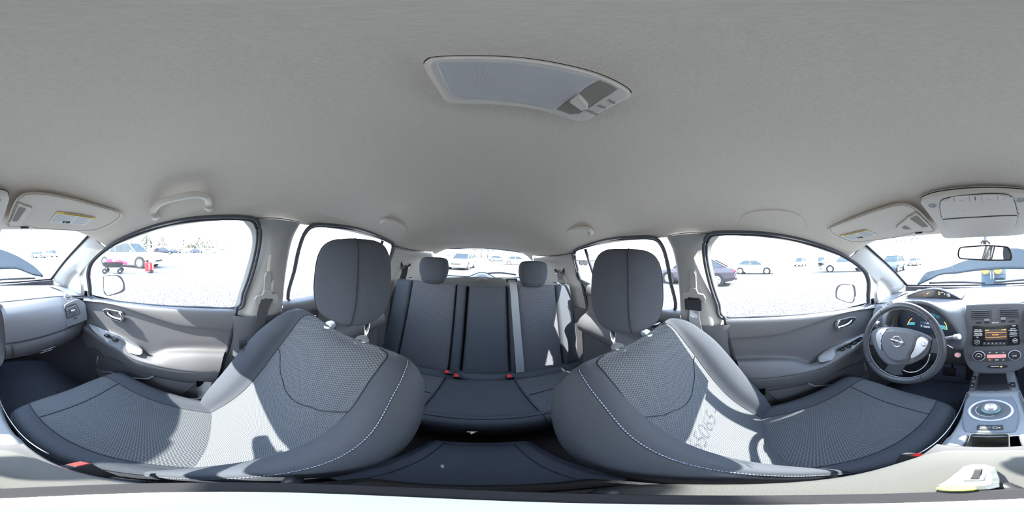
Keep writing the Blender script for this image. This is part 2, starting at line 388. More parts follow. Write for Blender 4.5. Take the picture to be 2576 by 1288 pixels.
# ---- A pillars with the triangular quarter glass
QW = [(168, 724), (178, 703), (190, 689), (197, 687), (202, 697), (203, 712), (198, 728), (190, 731), (178, 728)]
for s, n_ in ((1, 6), (-1, 7)):
    def X(pts): return mir(pts, s)
    QP = rline([WX(u, v) for u, v in QW], 36)
    qc = sum(QP, V()) / len(QP)
    # inner edge loop of the trim: windscreen side, foot, door side, top seam
    outer = [(.600, .617, .092), (.606, .70, .046), (.614, .80, -.008), (.624, .90, -.062), (.632, 1.0, -.122), (.640, 1.10, -.188), (.648, 1.10, -.222), (.675, .98, -.262), (.69, .86, -.284), (.688, .79, -.288),
             (.678, .772, -.262), (.672, .770, -.215), (.652, .755, -.150), (.640, .70, -.080), (.626, .62, -.022), (.607, .525, .012), (.603, .56, .050)]
    OL = [V(p) for p in outer]
    N_ = 96; dens = []
    for i in range(N_):
        t = i * len(OL) / N_; k = int(t); dens.append(OL[k].lerp(OL[(k + 1) % len(OL)], t - k))
    def ang(p): return math.atan2(p.z - qc.z, p.y - qc.y)
    QD = rline(QP, 400); inner = []
    for p in dens:
        a = ang(p); inner.append(min(QD, key=lambda q: abs((ang(q) - a + math.pi) % (2 * math.pi) - math.pi)))
    nI = V((-1, -.15, .1))
    l2 = [p + (p - qc).normalized() * .012 + V((-.016, 0, 0)) for p in inner]
    l3 = [p + (p - qc).normalized() * .034 + V((-.024, 0, 0)) for p in inner]
    l4 = [l.lerp(p, .55) + V((-.012, 0, 0)) for l, p in zip(l3, dens)]
    tr = loft('trim_%d' % (1 if s > 0 else 2), [X(l) for l in ([p + V((.012, 0, 0)) for p in inner], l2, l3, l4, dens)], M_PILLAR)
    tag(tr, 'pale grey trim of the windscreen pillar on the %s side, around the quarter glass' % ('passenger' if s > 0 else 'driver'), 'pillar trim', kind='structure')
    cl = cyl('round_clip', X([P(2207, 713, x=-.615)])[0] if s < 0 else P(172, 658, x=.615) , (-s, -.4, .2), .006, .002, M_BEIGE, tr) if False else None
    pp = X([p + V((.008, 0, 0)) for p in QP]); g = struct(n_, fill('window_%d' % n_, pp, M_GLASS))
    tube('headliner_seam', X(line([(.600, .612, .088), (.600, .575, .055), (.603, .54, .028), (.606, .515, .010)], 10)), .0022, M_SEAL, tr, n=5)
o = bpy.data.objects['trim_2']
c = P(2208, 712, x=-.612); torus('airbag_button_ring', c + V((.006, 0, 0)), (1, -.3, .2), .006, .0015, M_BEIGE, o)

# ---- B pillars: upper light trim, lower dark trim, shoulder belt guide channel
for s in (1, -1):
    side = 'passenger' if s > 0 else 'driver'
    def X(pts): return mir([V(p) for p in pts], s)
    f_ = [(.566, -.120, .106), (.575, -.152, .066), (.590, -.158, .012), (.612, -.142, -.07), (.634, -.120, -.155), (.655, -.100, -.235), (.664, -.090, -.285)]
    b_ = [(.566, -.262, .100), (.585, -.246, .055), (.600, -.236, .0), (.620, -.232, -.07), (.640, -.230, -.150), (.660, -.232, -.235), (.666, -.232, -.285)]
    rows = []
    for a, b in zip(f_, b_):
        a, b = V(a), V(b)
        rows.append(X([a + V((.045, .055, 0)), a + V((.006, .012, 0)), a.lerp(b, .12) + V((-.016, 0, 0)), a.lerp(b, .5) + V((-.024, 0, 0)), a.lerp(b, .88) + V((-.016, 0, 0)), b + V((.004, -.010, 0)), b + V((.03, -.01, 0))]))
    tr = surf('trim_%d' % (3 if s > 0 else 4), rows, M_PILLAR, nu=28, nv=30)
    tag(tr, 'pale plastic trim of the centre door pillar holding the %s seat belt' % side, 'pillar trim', kind='structure')
    tube('headliner_seam', X(line([(.558, -.095, .106), (.545, -.18, .108), (.558, -.265, .103)], 10)), .0016, M_SEAL, tr, n=5)
    lo = []
    for z, xa in ((-.268, .652), (-.40, .672), (-.60, .665), (-.85, .64)):
        lo.append(X([(xa + .03, .0 - (z + .28) * .13, z), (xa - .006, -.035 - (z + .28) * .10, z), (xa - .028, -.10, z), (xa - .028, -.18, z), (xa - .008, -.238, z), (xa + .03, -.25, z)]))
    lw = surf('trim_%d' % (5 if s > 0 else 6), lo, M_DASH, nu=24, nv=16)
    tag(lw, 'dark lower trim of the centre door pillar beside the %s seat' % side, 'pillar trim', kind='structure')
    # white painted sill edge seen ahead of the pillar
    sl = surf('trim_%d' % (7 if s > 0 else 8), [X([(.70, .02, -.33), (.695, -.03, -.33)]), X([(.70, .06, -.55), (.69, .0, -.55)]), X([(.69, .13, -.78), (.66, .05, -.80)]), X([(.69, .5, -.93), (.60, .4, -.93)])], mat('painted_body_white%d' % s, (.75, .75, .72), .3), nu=6, nv=14)
    tag(sl, 'white painted door opening edge beside the %s seat' % side, 'door sill', kind='structure')

# ---- C pillar / quarter trims
for s in (1, -1):
    side = 'passenger' if s > 0 else 'driver'
    def X(pts): return mir([V(p) for p in pts], s)
    rows = [X([(.625, -1.00, .075), (.610, -1.08, .068), (.59, -1.2, .055), (.55, -1.34, .050), (.500, -1.47, .050)]),
            X([(.606, -.995, .030), (.590, -1.08, .020), (.57, -1.2, .006), (.53, -1.34, .002), (.476, -1.465, .004)]),
            X([(.615, -.975, -.03), (.605, -1.07, -.04), (.592, -1.2, -.05), (.545, -1.36, -.05), (.478, -1.50, -.045)]),
            X([(.640, -.945, -.12), (.625, -1.05, -.12), (.605, -1.2, -.125), (.545, -1.37, -.13), (.445, -1.53, -.13)]),
            X([(.655, -.91, -.22), (.640, -1.0, -.22), (.61, -1.2, -.22), (.55, -1.37, -.22), (.42, -1.56, -.22)]),
            X([(.650, -.87, -.34), (.640, -.98, -.36), (.61, -1.2, -.40), (.55, -1.4, -.4), (.40, -1.6, -.4)])]
    tr = surf('trim_%d' % (9 if s > 0 else 10), rows, M_PILLAR, nu=28, nv=24)
    tag(tr, 'pale rear pillar trim on the %s side with the rear belt slot' % side, 'pillar trim', kind='structure')
    tube('headliner_seam', X(line([(.600, -.99, .047), (.575, -1.08, .038), (.553, -1.2, .024), (.51, -1.34, .02)], 12)), .002, M_SEAL, tr, n=5)
    tube('door_opening_edge', X(line([(.60, -.985, .045), (.612, -.965, -.03), (.635, -.935, -.12), (.65, -.90, -.22), (.648, -.85, -.36), (.62, -.80, -.6), (.6, -.74, -.8)], 24)), .010, M_SEAL, tr)
    lo = surf('trim_%d' % (11 if s > 0 else 12), [X([(.648, -.86, -.34), (.60, -.95, -.34)]), X([(.635, -.83, -.5), (.58, -.93, -.5)]), X([(.61, -.78, -.7), (.55, -.9, -.7)]), X([(.60, -.72, -.98), (.55, -.9, -.98)])], M_DASHLOW, nu=6, nv=14)
    tag(lo, 'dark lower rear trim beside the %s end of the rear bench' % side, 'pillar trim', kind='structure')

# ---- tailgate: header trim, glass, lower trim with the raised hump, outside wiper
GO = [(1128, 692.6), (1170, 695), (1180, 695), (1190, 691), (1203, 686), (1212, 685), (1222, 686), (1232, 691), (1243, 697), (1252, 698.5), (1303, 697.6), (1326, 694), (1336, 680), (1340, 662), (1333, 650), (1322, 641), (1308, 635.5), (1250, 628), (1200, 625), (1150, 625), (1112, 627), (1095, 633), (1087, 645), (1085, 665), (1092, 684), (1105, 691)]
def TG(u, v):       # tailgate glass leans forward towards the roof
    d = D(u, v); y = -1.5
    for _ in range(12): q = CAMP + d * (y / d.y); y = -1.50 - (.07 - q.z) * .42
    return CAMP + d * (y / d.y)
GP = rline([TG(u, v) for u, v in GO], 110)
w8 = struct(8, fill('window_8', GP, M_GLASS))
tube('window_seal', [p + V((0, .004, 0)) for p in outset(GP, .004)], .006, M_SEAL, w8, closed=True, n=6)
gc = sum(GP, V()) / len(GP)
body = [V((max(-.47, min(.47, gc.x + (p.x - gc.x) * 1.12)), p.y + .05, (p.z - gc.z) * (1.10 if p.z > gc.z else 1.35) + gc.z + (.0 if p.z > gc.z else -.05))) for p in GP]
tt = loft('tailgate_trim', [GP, [p.lerp(q, .25) + V((0, .02, 0)) for p, q in zip(GP, body)], [p.lerp(q, .8) + V((0, .012, 0)) for p, q in zip(GP, body)], body], M_PILLAR)
tag(tt, 'pale grey tailgate trim with a raised hump under the rear glass', 'tailgate trim')
surf('latch_panel', [[(-.50, -1.54, -.24), (0, -1.55, -.20), (.50, -1.54, -.24)], [(-.50, -1.56, -.5), (0, -1.57, -.5), (.50, -1.56, -.5)]], M_PILLAR, tt, nu=20, nv=6)
surf('header_panel', [[(-.47, -1.43, .045), (-.2, -1.455, .088), (0, -1.46, .094), (.2, -1.455, .088), (.47, -1.43, .045)], [(-.455, -1.50, .0), (-.3, -1.50, .060), (0, -1.50, .078), (.3, -1.50, .060), (.455, -1.50, .0)]], M_BEIGE, tt, nu=30, nv=6)
o = tag(tube('rear_wiper', line([P(1222, 688, y=-1.66), P(1255, 686, y=-1.66), P(1280, 688.5, y=-1.66), P(1298, 691, y=-1.66)], 12), .009, M_BLACK), 'black rear wiper outside the tailgate glass', 'wiper')

# ---- floor, tunnel and closing walls (dark carpet)
fl = box('floor', (0, -.15, -1.02), (1.44, 3.1, .04), M_CARPET, bev=0, smooth=False); tag(fl, 'dark carpeted car floor', 'floor', kind='structure')
for s, nm in ((1, 'wall_right'), (-1, 'wall_left')):
    o = box(nm, (s * .735, -.15, -.66), (.03, 3.1, .74), M_CARPET, bev=0, smooth=False); tag(o, 'dark inner side wall behind the %s doors' % ('passenger' if s > 0 else 'driver'), 'side wall', kind='structure')
o = box('wall_front', (0, 1.30, -.64), (1.5, .03, .78), M_CARPET, bev=0, smooth=False); tag(o, 'dark bulkhead ahead of the footwells', 'bulkhead', kind='structure')
o = box('wall_back', (0, -1.66, -.66), (1.5, .03, .74), M_CARPET, bev=0, smooth=False); tag(o, 'dark inner tailgate wall', 'rear wall', kind='structure')
o = box('wall_cargo', (0, -1.25, -.52), (1.20, .62, .02), M_CARPET, bev=0, smooth=False); tag(o, 'dark cargo floor behind the rear seat', 'cargo floor', kind='structure')
mt = loft('floor_mat', [[V(p) for p in rline([(.16, .44, z), (.62, .44, z), (.62, .95, z), (.50, 1.1, z + .06), (.16, 1.1, z + .06)], 40)] for z in (-.998, -.985)], M_MAT, cap1=True); tag(mt, 'dark floor mat in the passenger footwell with stitched lettering', 'floor mat')
text('lettering', 'LEAF', P(126, 998, z=-.982), (1, 0, 0), (0, 1, 0), .075, M_FAB, mt)
mt = loft('floor_mat', [[V(p) for p in rline([(-.16, .44, z), (-.62, .44, z), (-.62, .95, z), (-.50, 1.1, z + .06), (-.16, 1.1, z + .06)], 40)] for z in (-.998, -.985)], M_MAT, cap1=True); tag(mt, 'dark floor mat in the driver footwell under the pedals', 'floor mat')
for i, (x, lb) in enumerate(((-.15, 'accelerator'), (-.28, 'brake'))):
    p = thing('pedal', 'black %s pedal in the driver footwell' % lb, 'pedal', (x, .98, -.86)); box('pedal_pad', (x, .98, -.86), (.05 + .03 * i, .015, .12 - .05 * i), M_BLACK, p, rot=Matrix.Rotation(R(-30), 3, 'X')); box('arm', (x, 1.06, -.78), (.012, .012, .2), M_BLACK, p)
# raised tunnel cover between the rear footwells
hz = -.985; hm = [(-.135, -.43), (.105, -.43), (.135, -.25), (.15, -.12), (-.165, -.12), (-.155, -.25)]
tn = loft('tunnel_mat', [[V((x * 1.2, y * 1.03, -1.0)) for x, y in hm], [V((x * 1.02, y, hz + .035)) for x, y in hm], [V((x * .97, y * .99, hz + .042)) for x, y in hm], [V((x * .78, y * .93 - .01, hz + .042)) for x, y in hm], [V((x * .76, y * .925 - .01, hz + .037)) for x, y in hm], [V((x * .74, y * .92 - .01, hz + .042)) for x, y in hm]], M_MAT, cap1=True, smooth=False)
tag(tn, 'dark raised tunnel mat on the floor between the rear footwells', 'floor mat')
for s, lb in ((1, 'passenger'), (-1, 'driver')):
    o = loft('rear_floor_mat', [[V((s * x, y, z)) for x, y in ((.24, -.42), (.60, -.42), (.60, -.02), (.24, -.02))] for z in (-.998, -.988)], M_MAT, cap1=True, smooth=False); tag(o, 'dark rear footwell mat behind the %s seat' % lb, 'floor mat')

# ================================================================== DOORS
def door_front(s, n_):
    side = 'passenger' if s > 0 else 'driver'
    RR = [
        [(214, 748, .69), (270, 755, .69), (340, 761, .69), (400, 766, .69), (460, 769, .69), (520, 771, .69), (594, 772, .688)],
        [(210, 753, .655), (267, 761, .655), (332, 770, .656), (397, 778, .656), (456, 782, .656), (520, 785, .656), (592, 788, .656)],
        [(208, 757, .650), (267, 763, .650), (332, 781, .650), (397, 802, .650), (452, 817, .650), (520, 824, .650), (582, 828, .650)],
        [(207, 759, .664), (266, 766, .664), (331, 785, .664), (396, 806, .664), (451, 821, .664), (520, 828, .664), (582, 832, .664)],
        [(206, 785, .668), (258, 800, .664), (325, 830, .664), (390, 848, .667), (450, 855, .668), (520, 856, .668), (576, 857, .668)],
        [(206, 808, .662), (284, 836, .658), (345, 866, .660), (376, 892, .664), (420, 880, .668), (490, 878, .668), (568, 880, .668)],
        [(206, 815, .645), (284, 846, .628), (340, 878, .632), (378, 898, .625), (425, 894, .620), (490, 894, .618), (562, 896, .622)],
        [(206, 822, .625), (284, 871, .590), (335, 901, .585), (380, 915, .585), (430, 925, .588), (490, 932, .590), (553, 933, .60)],
        [(206, 830, .630), (284, 880, .596), (335, 915, .592), (378, 930, .592), (430, 940, .595), (490, 946, .60), (547, 948, .61)],
        [(206, 838, .650), (282, 892, .630), (332, 928, .630), (372, 942, .632), (430, 952, .632), (490, 958, .634), (540, 962, .64)]]
    rows = [[P(u, v, x=x) for u, v, x in r] for r in RR]
    yb = [(.775, .655), (.64, .648), (.50, .648), (.40, .648), (.31, .65), (.22, .65), (.11, .655)]
    rows.append([V((x, y, -.64)) for y, x in yb]); rows.append([V((x, y, -.82)) for y, x in yb]); rows.append([V((x + .02, y, -.97)) for y, x in yb])
    d = surf('door_%d' % n_, [mir(r, s) for r in rows], M_DOOR, nu=60, nv=70); tag(d, 'grey moulded inner panel of the %s front door' % side, 'door', kind='structure')
    def XX(pts): return mir(pts, s)
    nI = V((-s, 0, 0))
    # lever handle in its recess
    if s > 0: hp = lambda x, y, X_: P(180 + x / 4.6, 730 + y / 4.6, x=X_)
    else: hp = lambda x, y, X_: V((-P(180 + x / 4.6, 730 + y / 4.6, x=X_).x, P(180 + x / 4.6, 730 + y / 4.6, x=X_).y, P(180 + x / 4.6, 730 + y / 4.6, x=X_).z))
    oz = [(368, 240), (390, 222), (430, 222), (500, 238), (570, 252), (592, 272), (600, 310), (592, 350), (570, 362), (520, 350), (440, 318), (390, 280)]
    h = plate('handle_recess', rline([hp(x, y, .655) for x, y in oz], 36), nI, .006, M_BLACK, d)
    tube('bezel', rline([hp(x, y, .652) for x, y in oz], 40), .0035, M_SILVER, h, closed=True)
    tube('chrome_lever', line([hp(x, y, .640) for x, y in ((402, 238), (420, 275), (470, 312), (530, 335), (575, 345))], 16), .007, M_CHROME, h, ry=.010)
    tube('lock_tab', line([hp(x, y, .644) for x, y in ((575, 345), (582, 310), (570, 275), (550, 262))], 10), .006, M_CHROME, h)
    # satin switch blade with its buttons on the sloping armrest
    sw = [(205, 395), (300, 425), (400, 470), (480, 505), (640, 570), (770, 640), (830, 700), (800, 752), (700, 735), (620, 715), (480, 645), (380, 570), (260, 470)]
    base = [hp(x, y, .646 if i < 7 else .602) + V((-s * .003, 0, .003)) for i, (x, y) in enumerate(sw)]; b = plate('switch_blade', rline(base, 40), V((-s * .75, 0, .66)), .004, M_SILVER, d)
    if s > 0: bt = [(390, 525, 440, 545), (475, 570, 525, 595)]; fr = (385, 508, 535, 605)
    cs = [(408, 530), (505, 580)] if s > 0 else [(330, 500), (400, 535), (470, 570), (540, 610)]
    pl = [hp(x, y, .617) for x, y in ((385, 520), (400, 510), (540, 582), (530, 602), (500, 605), (392, 545))] if s > 0 else [hp(x, y, .617) for x, y in ((290, 470), (330, 462), (600, 602), (600, 640), (560, 650), (300, 505))]
    sp = plate('switch_frame', pl, V((-s * .6, 0, .8)), .005, M_BLACK, b)
    for x, y in cs: box('window_switch', hp(x, y, .614) + V((0, 0, .004)), (.022, .028, .012), M_GLOSS, b, bev=.004)
    if s < 0: cyl('mirror_knob', hp(235, 425, .625), (.5, 0, .85), .008, .012, M_BLACK, b)
    # stitched armrest seam and the map pocket
    tube('armrest_seam', XX(line([P(u, v, x=x - .004) for u, v, x in ((284, 873, .590), (335, 903, .586), (380, 917, .586), (430, 927, .589), (490, 934, .592), (545, 935, .60))], 24)), .0016, M_SEAL, d, n=5)
    pk = [(245, 900), (252, 897), (285, 905), (330, 925), (372, 938), (384, 945), (380, 951), (365, 952.5), (310, 945), (273, 934.5), (255, 933), (246, 922)]
    pp = rline([P(u, v, x=.636) for u, v in pk], 44); pc = plate('map_pocket', XX(pp), nI, .002, M_DASHLOW, d)
    tube('pocket_rim', XX([P(u, v, x=.632) for u, v in ((247, 896), (244, 912), (250, 930), (262, 936), (275, 935), (310, 946), (345, 952), (372, 953), (386, 946))]), .004, M_SILVER, pc)
    sg = plate('lower_insert', XX([P(u, v, x=.644) for u, v in ((384, 946), (430, 956), (492, 964), (460, 991), (440, 985))]), nI, .003, M_DOOR, d)
    cyl('speaker_grille', (s * .645, .66, -.70), nI, .085, .006, M_DASHLOW, d)
    tube('rear_edge', XX(line([P(u, v, x=x) for u, v, x in ((596, 772, .672), (590, 810, .664), (578, 860, .664), (560, 915, .655), (545, 965, .655))] + [V((.66, .11, -.97))], 20)), .007, M_SEAL, d)
    return d
door_front(1, 1); door_front(-1, 2)
for s, n_ in ((1, 3), (-1, 4)):
    side = 'passenger' if s > 0 else 'driver'
    ys = (-.235, -.36, -.50, -.62, -.72, -.80)
    zt = (-.230, -.222, -.212, -.195, -.175, -.155)
    rows = []
    for dx, dz in ((0, .004), (-.030, -.008), (-.036, -.05), (-.022, -.056), (-.020, -.10), (-.026, -.17), (-.075, -.21), (-.095, -.25), (-.085, -.29), (-.045, -.32), (-.045, -.50), (-.05, -.75)):
        rows.append(mir([V((.672 - .045 * max(0, (-y - .6) / .2) ** 2 + dx, y + (dz * -.02), z + dz)) for y, z in zip(ys, zt)], s))
    d = surf('door_%d' % n_, rows, M_DOOR, nu=34, nv=50); tag(d, 'grey moulded inner panel of the %s rear door' % side, 'door', kind='structure')
    # corner piece rising to the rear glass
    q = [WX(u, v, -.008, s=-1) for u, v in ((1463, 702), (1505, 722), (1560, 742), (1520, 770), (1478, 780), (1458, 745), (1455, 715))]
    if s > 0: q = mir(q)
    plate('corner_trim', q, V((-s, 0, 0)), .004, M_SILVER, d)
    tube('pad_seam', [V((s * (.632 - .045 * max(0, (-y - .6) / .2) ** 2), y, z - .053)) for y, z in zip(ys, zt)], .003, M_SEAL, d)
    box('lever_recess', (s * .640, -.36, -.30), (.012, .09, .045), M_BLACK, d)
    tube('chrome_lever', line([(s * .628, -.32, -.285), (s * .622, -.35, -.30), (s * .628, -.39, -.305)], 8), .006, M_CHROME, d)

# ================================================================== DASHBOARD
dash = thing('dashboard', 'dark grey moulded dashboard with vents, glovebox, instruments and centre panel', 'dashboard', (0, .9, -.45))
XS = [-.69, -.58, -.46, -.34, -.22, -.08, .08, .22, .34, .46, .58, .69]
rA = [V((x, 1.30 - .30 * (x / .69) ** 2, -.246)) for x in XS]
rB = [V((x, 1.10 - .13 * (x / .69) ** 2, -.236 - .022 * abs(x / .69) ** 3)) for x in XS]
rB2 = [V((x, .94 - .06 * (x / .69) ** 2, -.238 - .03 * abs(x / .69) ** 3)) for x in XS]
rC = [V((x, .80 - .01 * (x / .69) ** 2, -.243 - .045 * abs(x / .69) ** 4)) for x in XS]
surf('top_pad', [rA, rB, rB2, rC], M_DASH, dash, nu=60, nv=20)
XP = [.16, .25, .34, .43, .52, .60, .69]
def yf(x): return .672 + .075 * (max(0, x) / .66) ** 4
prow = [[V((x, .80 - .01 * (x / .69) ** 2, -.243 - .045 * (x / .69) ** 4)) for x in XP],
        [V((x, yf(x) + .070, -.256 - .040 * (x / .69) ** 4)) for x in XP], [V((x, yf(x) + .018, -.290 - .035 * (x / .69) ** 4)) for x in XP],
        [V((x, yf(x), -.345)) for x in XP], [V((x, yf(x) - .004, -.405)) for x in XP], [V((x, yf(x) + .002, -.418)) for x in XP], [V((x, yf(x) + .03, -.424)) for x in XP]]
surf('passenger_pad', prow, M_DASH, dash, nu=40, nv=30)
tube('pad_crease', line([(x, .80 - .01 * (x / .69) ** 2, -.242 - .045 * (x / .69) ** 4) for x in XP], 24), .0025, M_DASH, dash, n=6)
g1 = [V((x, yf(x) + .028, -.424)) for x in XP]; g2 = [V((x, yf(x) + .006, -.432)) for x in XP]; g3 = [V((x, yf(x) - .004, -.462)) for x in XP]
g4 = [V((x, yf(x) + .008, -.505)) for x in XP]; g5 = [V((x, yf(x) + .05, -.548)) for x in XP]; g6 = [V((x, yf(x) + .20, -.57)) for x in XP]
gl = surf('glovebox', [g1, g2, g3, g4, g5, g6], M_DASHLOW, dash, nu=40, nv=26)
for x in (.19, .60):
    tube('lid_gap', line([(x, yf(x) + .003, -.434), (x, yf(x) - .006, -.462), (x + (.004 if x < .3 else -.01), yf(x) + .005, -.505), (x + .01 if x < .3 else x - .03, yf(x) + .04, -.54)], 12), .0025, M_BLACK, gl, n=5)
for i, (a, b) in enumerate((((500, 935), (655, 885)), ((528, 905), (685, 852)))):
    tube('lid_handle_line', [P(a[0] / 4.954, 700 + a[1] / 4.954, y=.682), P(b[0] / 4.954, 700 + b[1] / 4.954, y=.682)], .0022, M_SILVER, gl, n=5)
# passenger knee side and kick panels
for s, nm in ((1, 'passenger'), (-1, 'driver')):
    o = surf('trim_%d' % (13 if s > 0 else 14), [[V((s * .70, .70, -.30)), V((s * .69, .95, -.30)), V((s * .60, 1.28, -.30))], [V((s * .66, .76, -.55)), V((s * .62, .95, -.55)), V((s * .50, 1.28, -.55))], [V((s * .64, .60, -.985)), V((s * .60, .9, -.985)), V((s * .45, 1.28, -.985))]], M_DASHLOW, nu=12, nv=12)
    tag(o, 'dark kick panel in the %s footwell' % nm, 'kick panel', kind='structure')
# end vents and small round demister vents
def cp(x, y): return (x / 4.954, 700 + y / 4.954)
pv0 = V((.585, .690, -.345)); pvn = V((-.16, -.97, .16)).normalized()
for s in (1, -1):
    def X(pts): return mir(pts, s)
    nn = V((pvn.x * s, pvn.y, pvn.z))
    sur = [Q(*cp(x, y), pv0, pvn) for x, y in ((795, 345), (835, 310), (955, 258), (1000, 275), (1045, 315), (1062, 400), (1072, 490), (1060, 515), (835, 600), (822, 590), (806, 500), (795, 420))]
    vent = plate('vent_panel', rline(X(sur), 40), nn, .012, M_DASH, dash)
    hole = [Q(*cp(x, y), pv0 + pvn * .013, pvn) for x, y in ((815, 372), (860, 335), (940, 312), (955, 320), (985, 380), (1003, 432), (990, 450), (850, 502), (832, 490), (820, 430))]
    v = plate('air_vent', rline(X(hole), 36), nn, .001, M_BLACK, vent)
    for i in range(6):
        f = (i + .6) / 6; a = Q(*cp(822 + 20 * f, 375 + 118 * f), pv0 + pvn * .018, pvn); b = Q(*cp(948 + 48 * f, 325 + 118 * f), pv0 + pvn * .018, pvn)
        a, b = X([a, b]); ribbon('slat', [(a, nn + V((0, 0, -.4))), (b, nn + V((0, 0, -.4)))], .009, .0018, M_DASH, vent)
    c = X([Q(*cp(908, 402), pv0 + pvn * .022, pvn)])[0]; box('vent_tab', c, (.024, .008, .010), M_SATIN, vent, bev=.002)
    c = X([Q(*cp(943, 497), pv0 + pvn * .012, pvn)])[0]; box('thumb_wheel', c, (.018, .008, .006), M_BLACK, vent, bev=.002)
    c = P(170, 748, z=-.256) if s > 0 else P(2239, 765, z=-.258); cyl('demister_vent', c, (0, -.5, .86), .022, .006, M_SILVER, dash); cyl('vent_hole', c + V((0, -.003, .006)), (0, -.5, .86), .017, .002, M_BLACK, dash)
    for k in (-1, 0, 1): box('vent_rib', c + V((0, -.005 + .0055 * k, .009 + k * .003)), (.03, .0018, .003), M_SILVER, dash, bev=0)
    # corner filler between pad and quarter glass
    surf('corner_cover', [X([(.56, 1.05, -.236), (.63, 1.0, -.244), (.69, .94, -.262)]), X([(.58, .90, -.250), (.64, .87, -.262), (.70, .84, -.282)]), X([(.60, .80, -.285), (.65, .775, -.292), (.70, .76, -.305)])], M_DASH, dash, nu=12, nv=12)
# driver's binnacle
def c3(x, y): return (2270 + x / 9.9, 720 + y / 9.9)
hood_px = [(2302, 763), (2322, 765), (2343, 772.5), (2371, 791), (2401, 824), (2414, 850), (2412, 868), (2395, 872), (2360, 866), (2320, 862), (2270, 858), (2240, 850), (2229, 828), (2230, 800), (2242, 780), (2264, 768), (2284, 763)]
HO = rline([P(u, v, y=.665) for u, v in hood_px], 72); hc = sum(HO, V()) / len(HO)
LN_ = rline([V((hc.x + (p.x - hc.x) * .90, .745, hc.z + (p.z - hc.z) * .80 - .012)) for p in HO], 72)
outb = [(-.105, .80, -.243), (-.22, .80, -.240), (-.34, .80, -.238), (-.46, .795, -.246), (-.58, .79, -.268), (-.675, .785, -.290), (-.69, .76, -.33), (-.685, .745, -.40), (-.66, .73, -.455), (-.5, .70, -.465), (-.34, .70, -.470), (-.22, .70, -.470), (-.105, .71, -.465), (-.098, .735, -.38), (-.10, .77, -.29)]
OB = [V(p) for p in outb]; dn = []
for i in range(400):
    t = i * len(OB) / 400; k = int(t); dn.append(OB[k].lerp(OB[(k + 1) % len(OB)], t - k))
def an(p): return math.atan2(p.z - hc.z, p.x - hc.x)
OBm = [min(dn, key=lambda q: abs((an(q) - an(p) + math.pi) % (2 * math.pi) - math.pi)) for p in HO]
L1 = [p + (p - hc).normalized() * .012 + V((0, .004, 0)) for p in HO]
L2 = [a.lerp(b, .45) + V((0, -.004, .006 if a.z > hc.z else 0)) for a, b in zip(L1, OBm)]
bn = loft('instrument_hood', [OBm, L2, L1, HO, [p + V((0, .004, 0)) + (hc - p).normalized() * .004 for p in HO], LN_], M_DASH, dash)
inn = plate('cluster_face', [p + V((0, .001, 0)) for p in LN_], V((0, -1, 0)), .001, M_BLUEG, dash)
lens0 = V((hc.x, .738, hc.z)); ln = V((0, -1, 0))
def L3(x, y, o=0): return Q(*c3(x, y), lens0 + V((0, -o, 0)), ln)
tube('charge_gauge', [L3(x, y) for x, y in ((125, 960), (150, 900), (190, 840), (235, 800))], .0016, M_ORANGE, inn, n=5)
tube('gauge_tip', [L3(240, 798), L3(275, 785)], .002, M_RED, inn, n=5)
plate('gauge_bar', [L3(x, y) for x, y in ((165, 895), (320, 900), (305, 965), (140, 962))], ln, .001, M_CYAN, inn)
plate('trip_screen', [L3(x, y) for x, y in ((445, 865), (760, 870), (760, 1060), (430, 1020))], ln, .001, mat('trip_blue', (.10, .13, .22), .3), inn)
text('readout', '---km', L3(620, 920, .002), (1, 0, 0), (0, 0, 1), .014, M_PALE, inn)
text('readout', 'P  ODO', L3(570, 1010, .002), (1, 0, 0), (0, 0, 1), .014, M_PALE, inn)
tube('power_gauge', [L3(x, y) for x, y in ((1045, 890), (1085, 950), (1105, 1020), (1110, 1085))], .0018, M_AMBER, inn, n=5)
plate('gauge_bar', [L3(x, y) for x, y in ((945, 965), (1070, 985), (1095, 1090), (960, 1060))], ln, .001, M_CYAN, inn)
for k in range(9):
    a = k / 8; p = L3(410 + 480 * a, 700 - 30 * math.sin(a * 3.1) + 70 * a * a); torus('power_bubble', p, ln, .006, .0009, M_CYAN, inn, seg=14, tn=4)
# eyebrow speed display
E0 = V((-.33, .90, -.21)); En = V((0, -1, .12)).normalized()
ep = [(115, 255), (180, 225), (350, 165), (560, 110), (740, 90), (930, 105), (1100, 160), (1280, 240), (1420, 310), (1370, 345), (1280, 375), (1190, 385), (1060, 345), (900, 300), (700, 285), (500, 290), (330, 320), (230, 335), (190, 310)]
eb = [Q(*c3(x, y), E0, En) for x, y in ep]
ey = plate('speed_display', rline(eb, 60), En, .001, M_GLOSS, dash)
top = [Q(*c3(x, y), E0 + V((0, -.012, .002)), En) for x, y in ((60, 262), (115, 235), (350, 150), (560, 96), (740, 76), (930, 90), (1100, 145), (1280, 225), (1440, 305), (1480, 300))]
surf('display_hood', [top, [p + V((0, .03, .003)) for p in top], [V((p.x * 1.02, 1.10, -.234)) for p in top]], M_DASH, ey, nu=40, nv=10, solid=.004)
text('speed_digit', '0', Q(*c3(915, 180), E0 - V((0, .003, 0)), En), (1, 0, 0), (0, 0, 1), .030, M_AMBER, ey)
text('unit_text', 'MPH', Q(*c3(990, 158), E0 - V((0, .003, 0)), En), (1, 0, 0), (0, 0, 1), .008, M_PALE, ey)
text('clock_text', '11:07', Q(*c3(1110, 205), E0 - V((0, .003, 0)), En), (1, 0, -.1), (0, 0, 1), .017, M_PALE, ey)
text('temperature_text', '68F', Q(*c3(1160, 245), E0 - V((0, .003, 0)), En), (1, 0, -.1), (0, 0, 1), .011, M_PALE, ey)
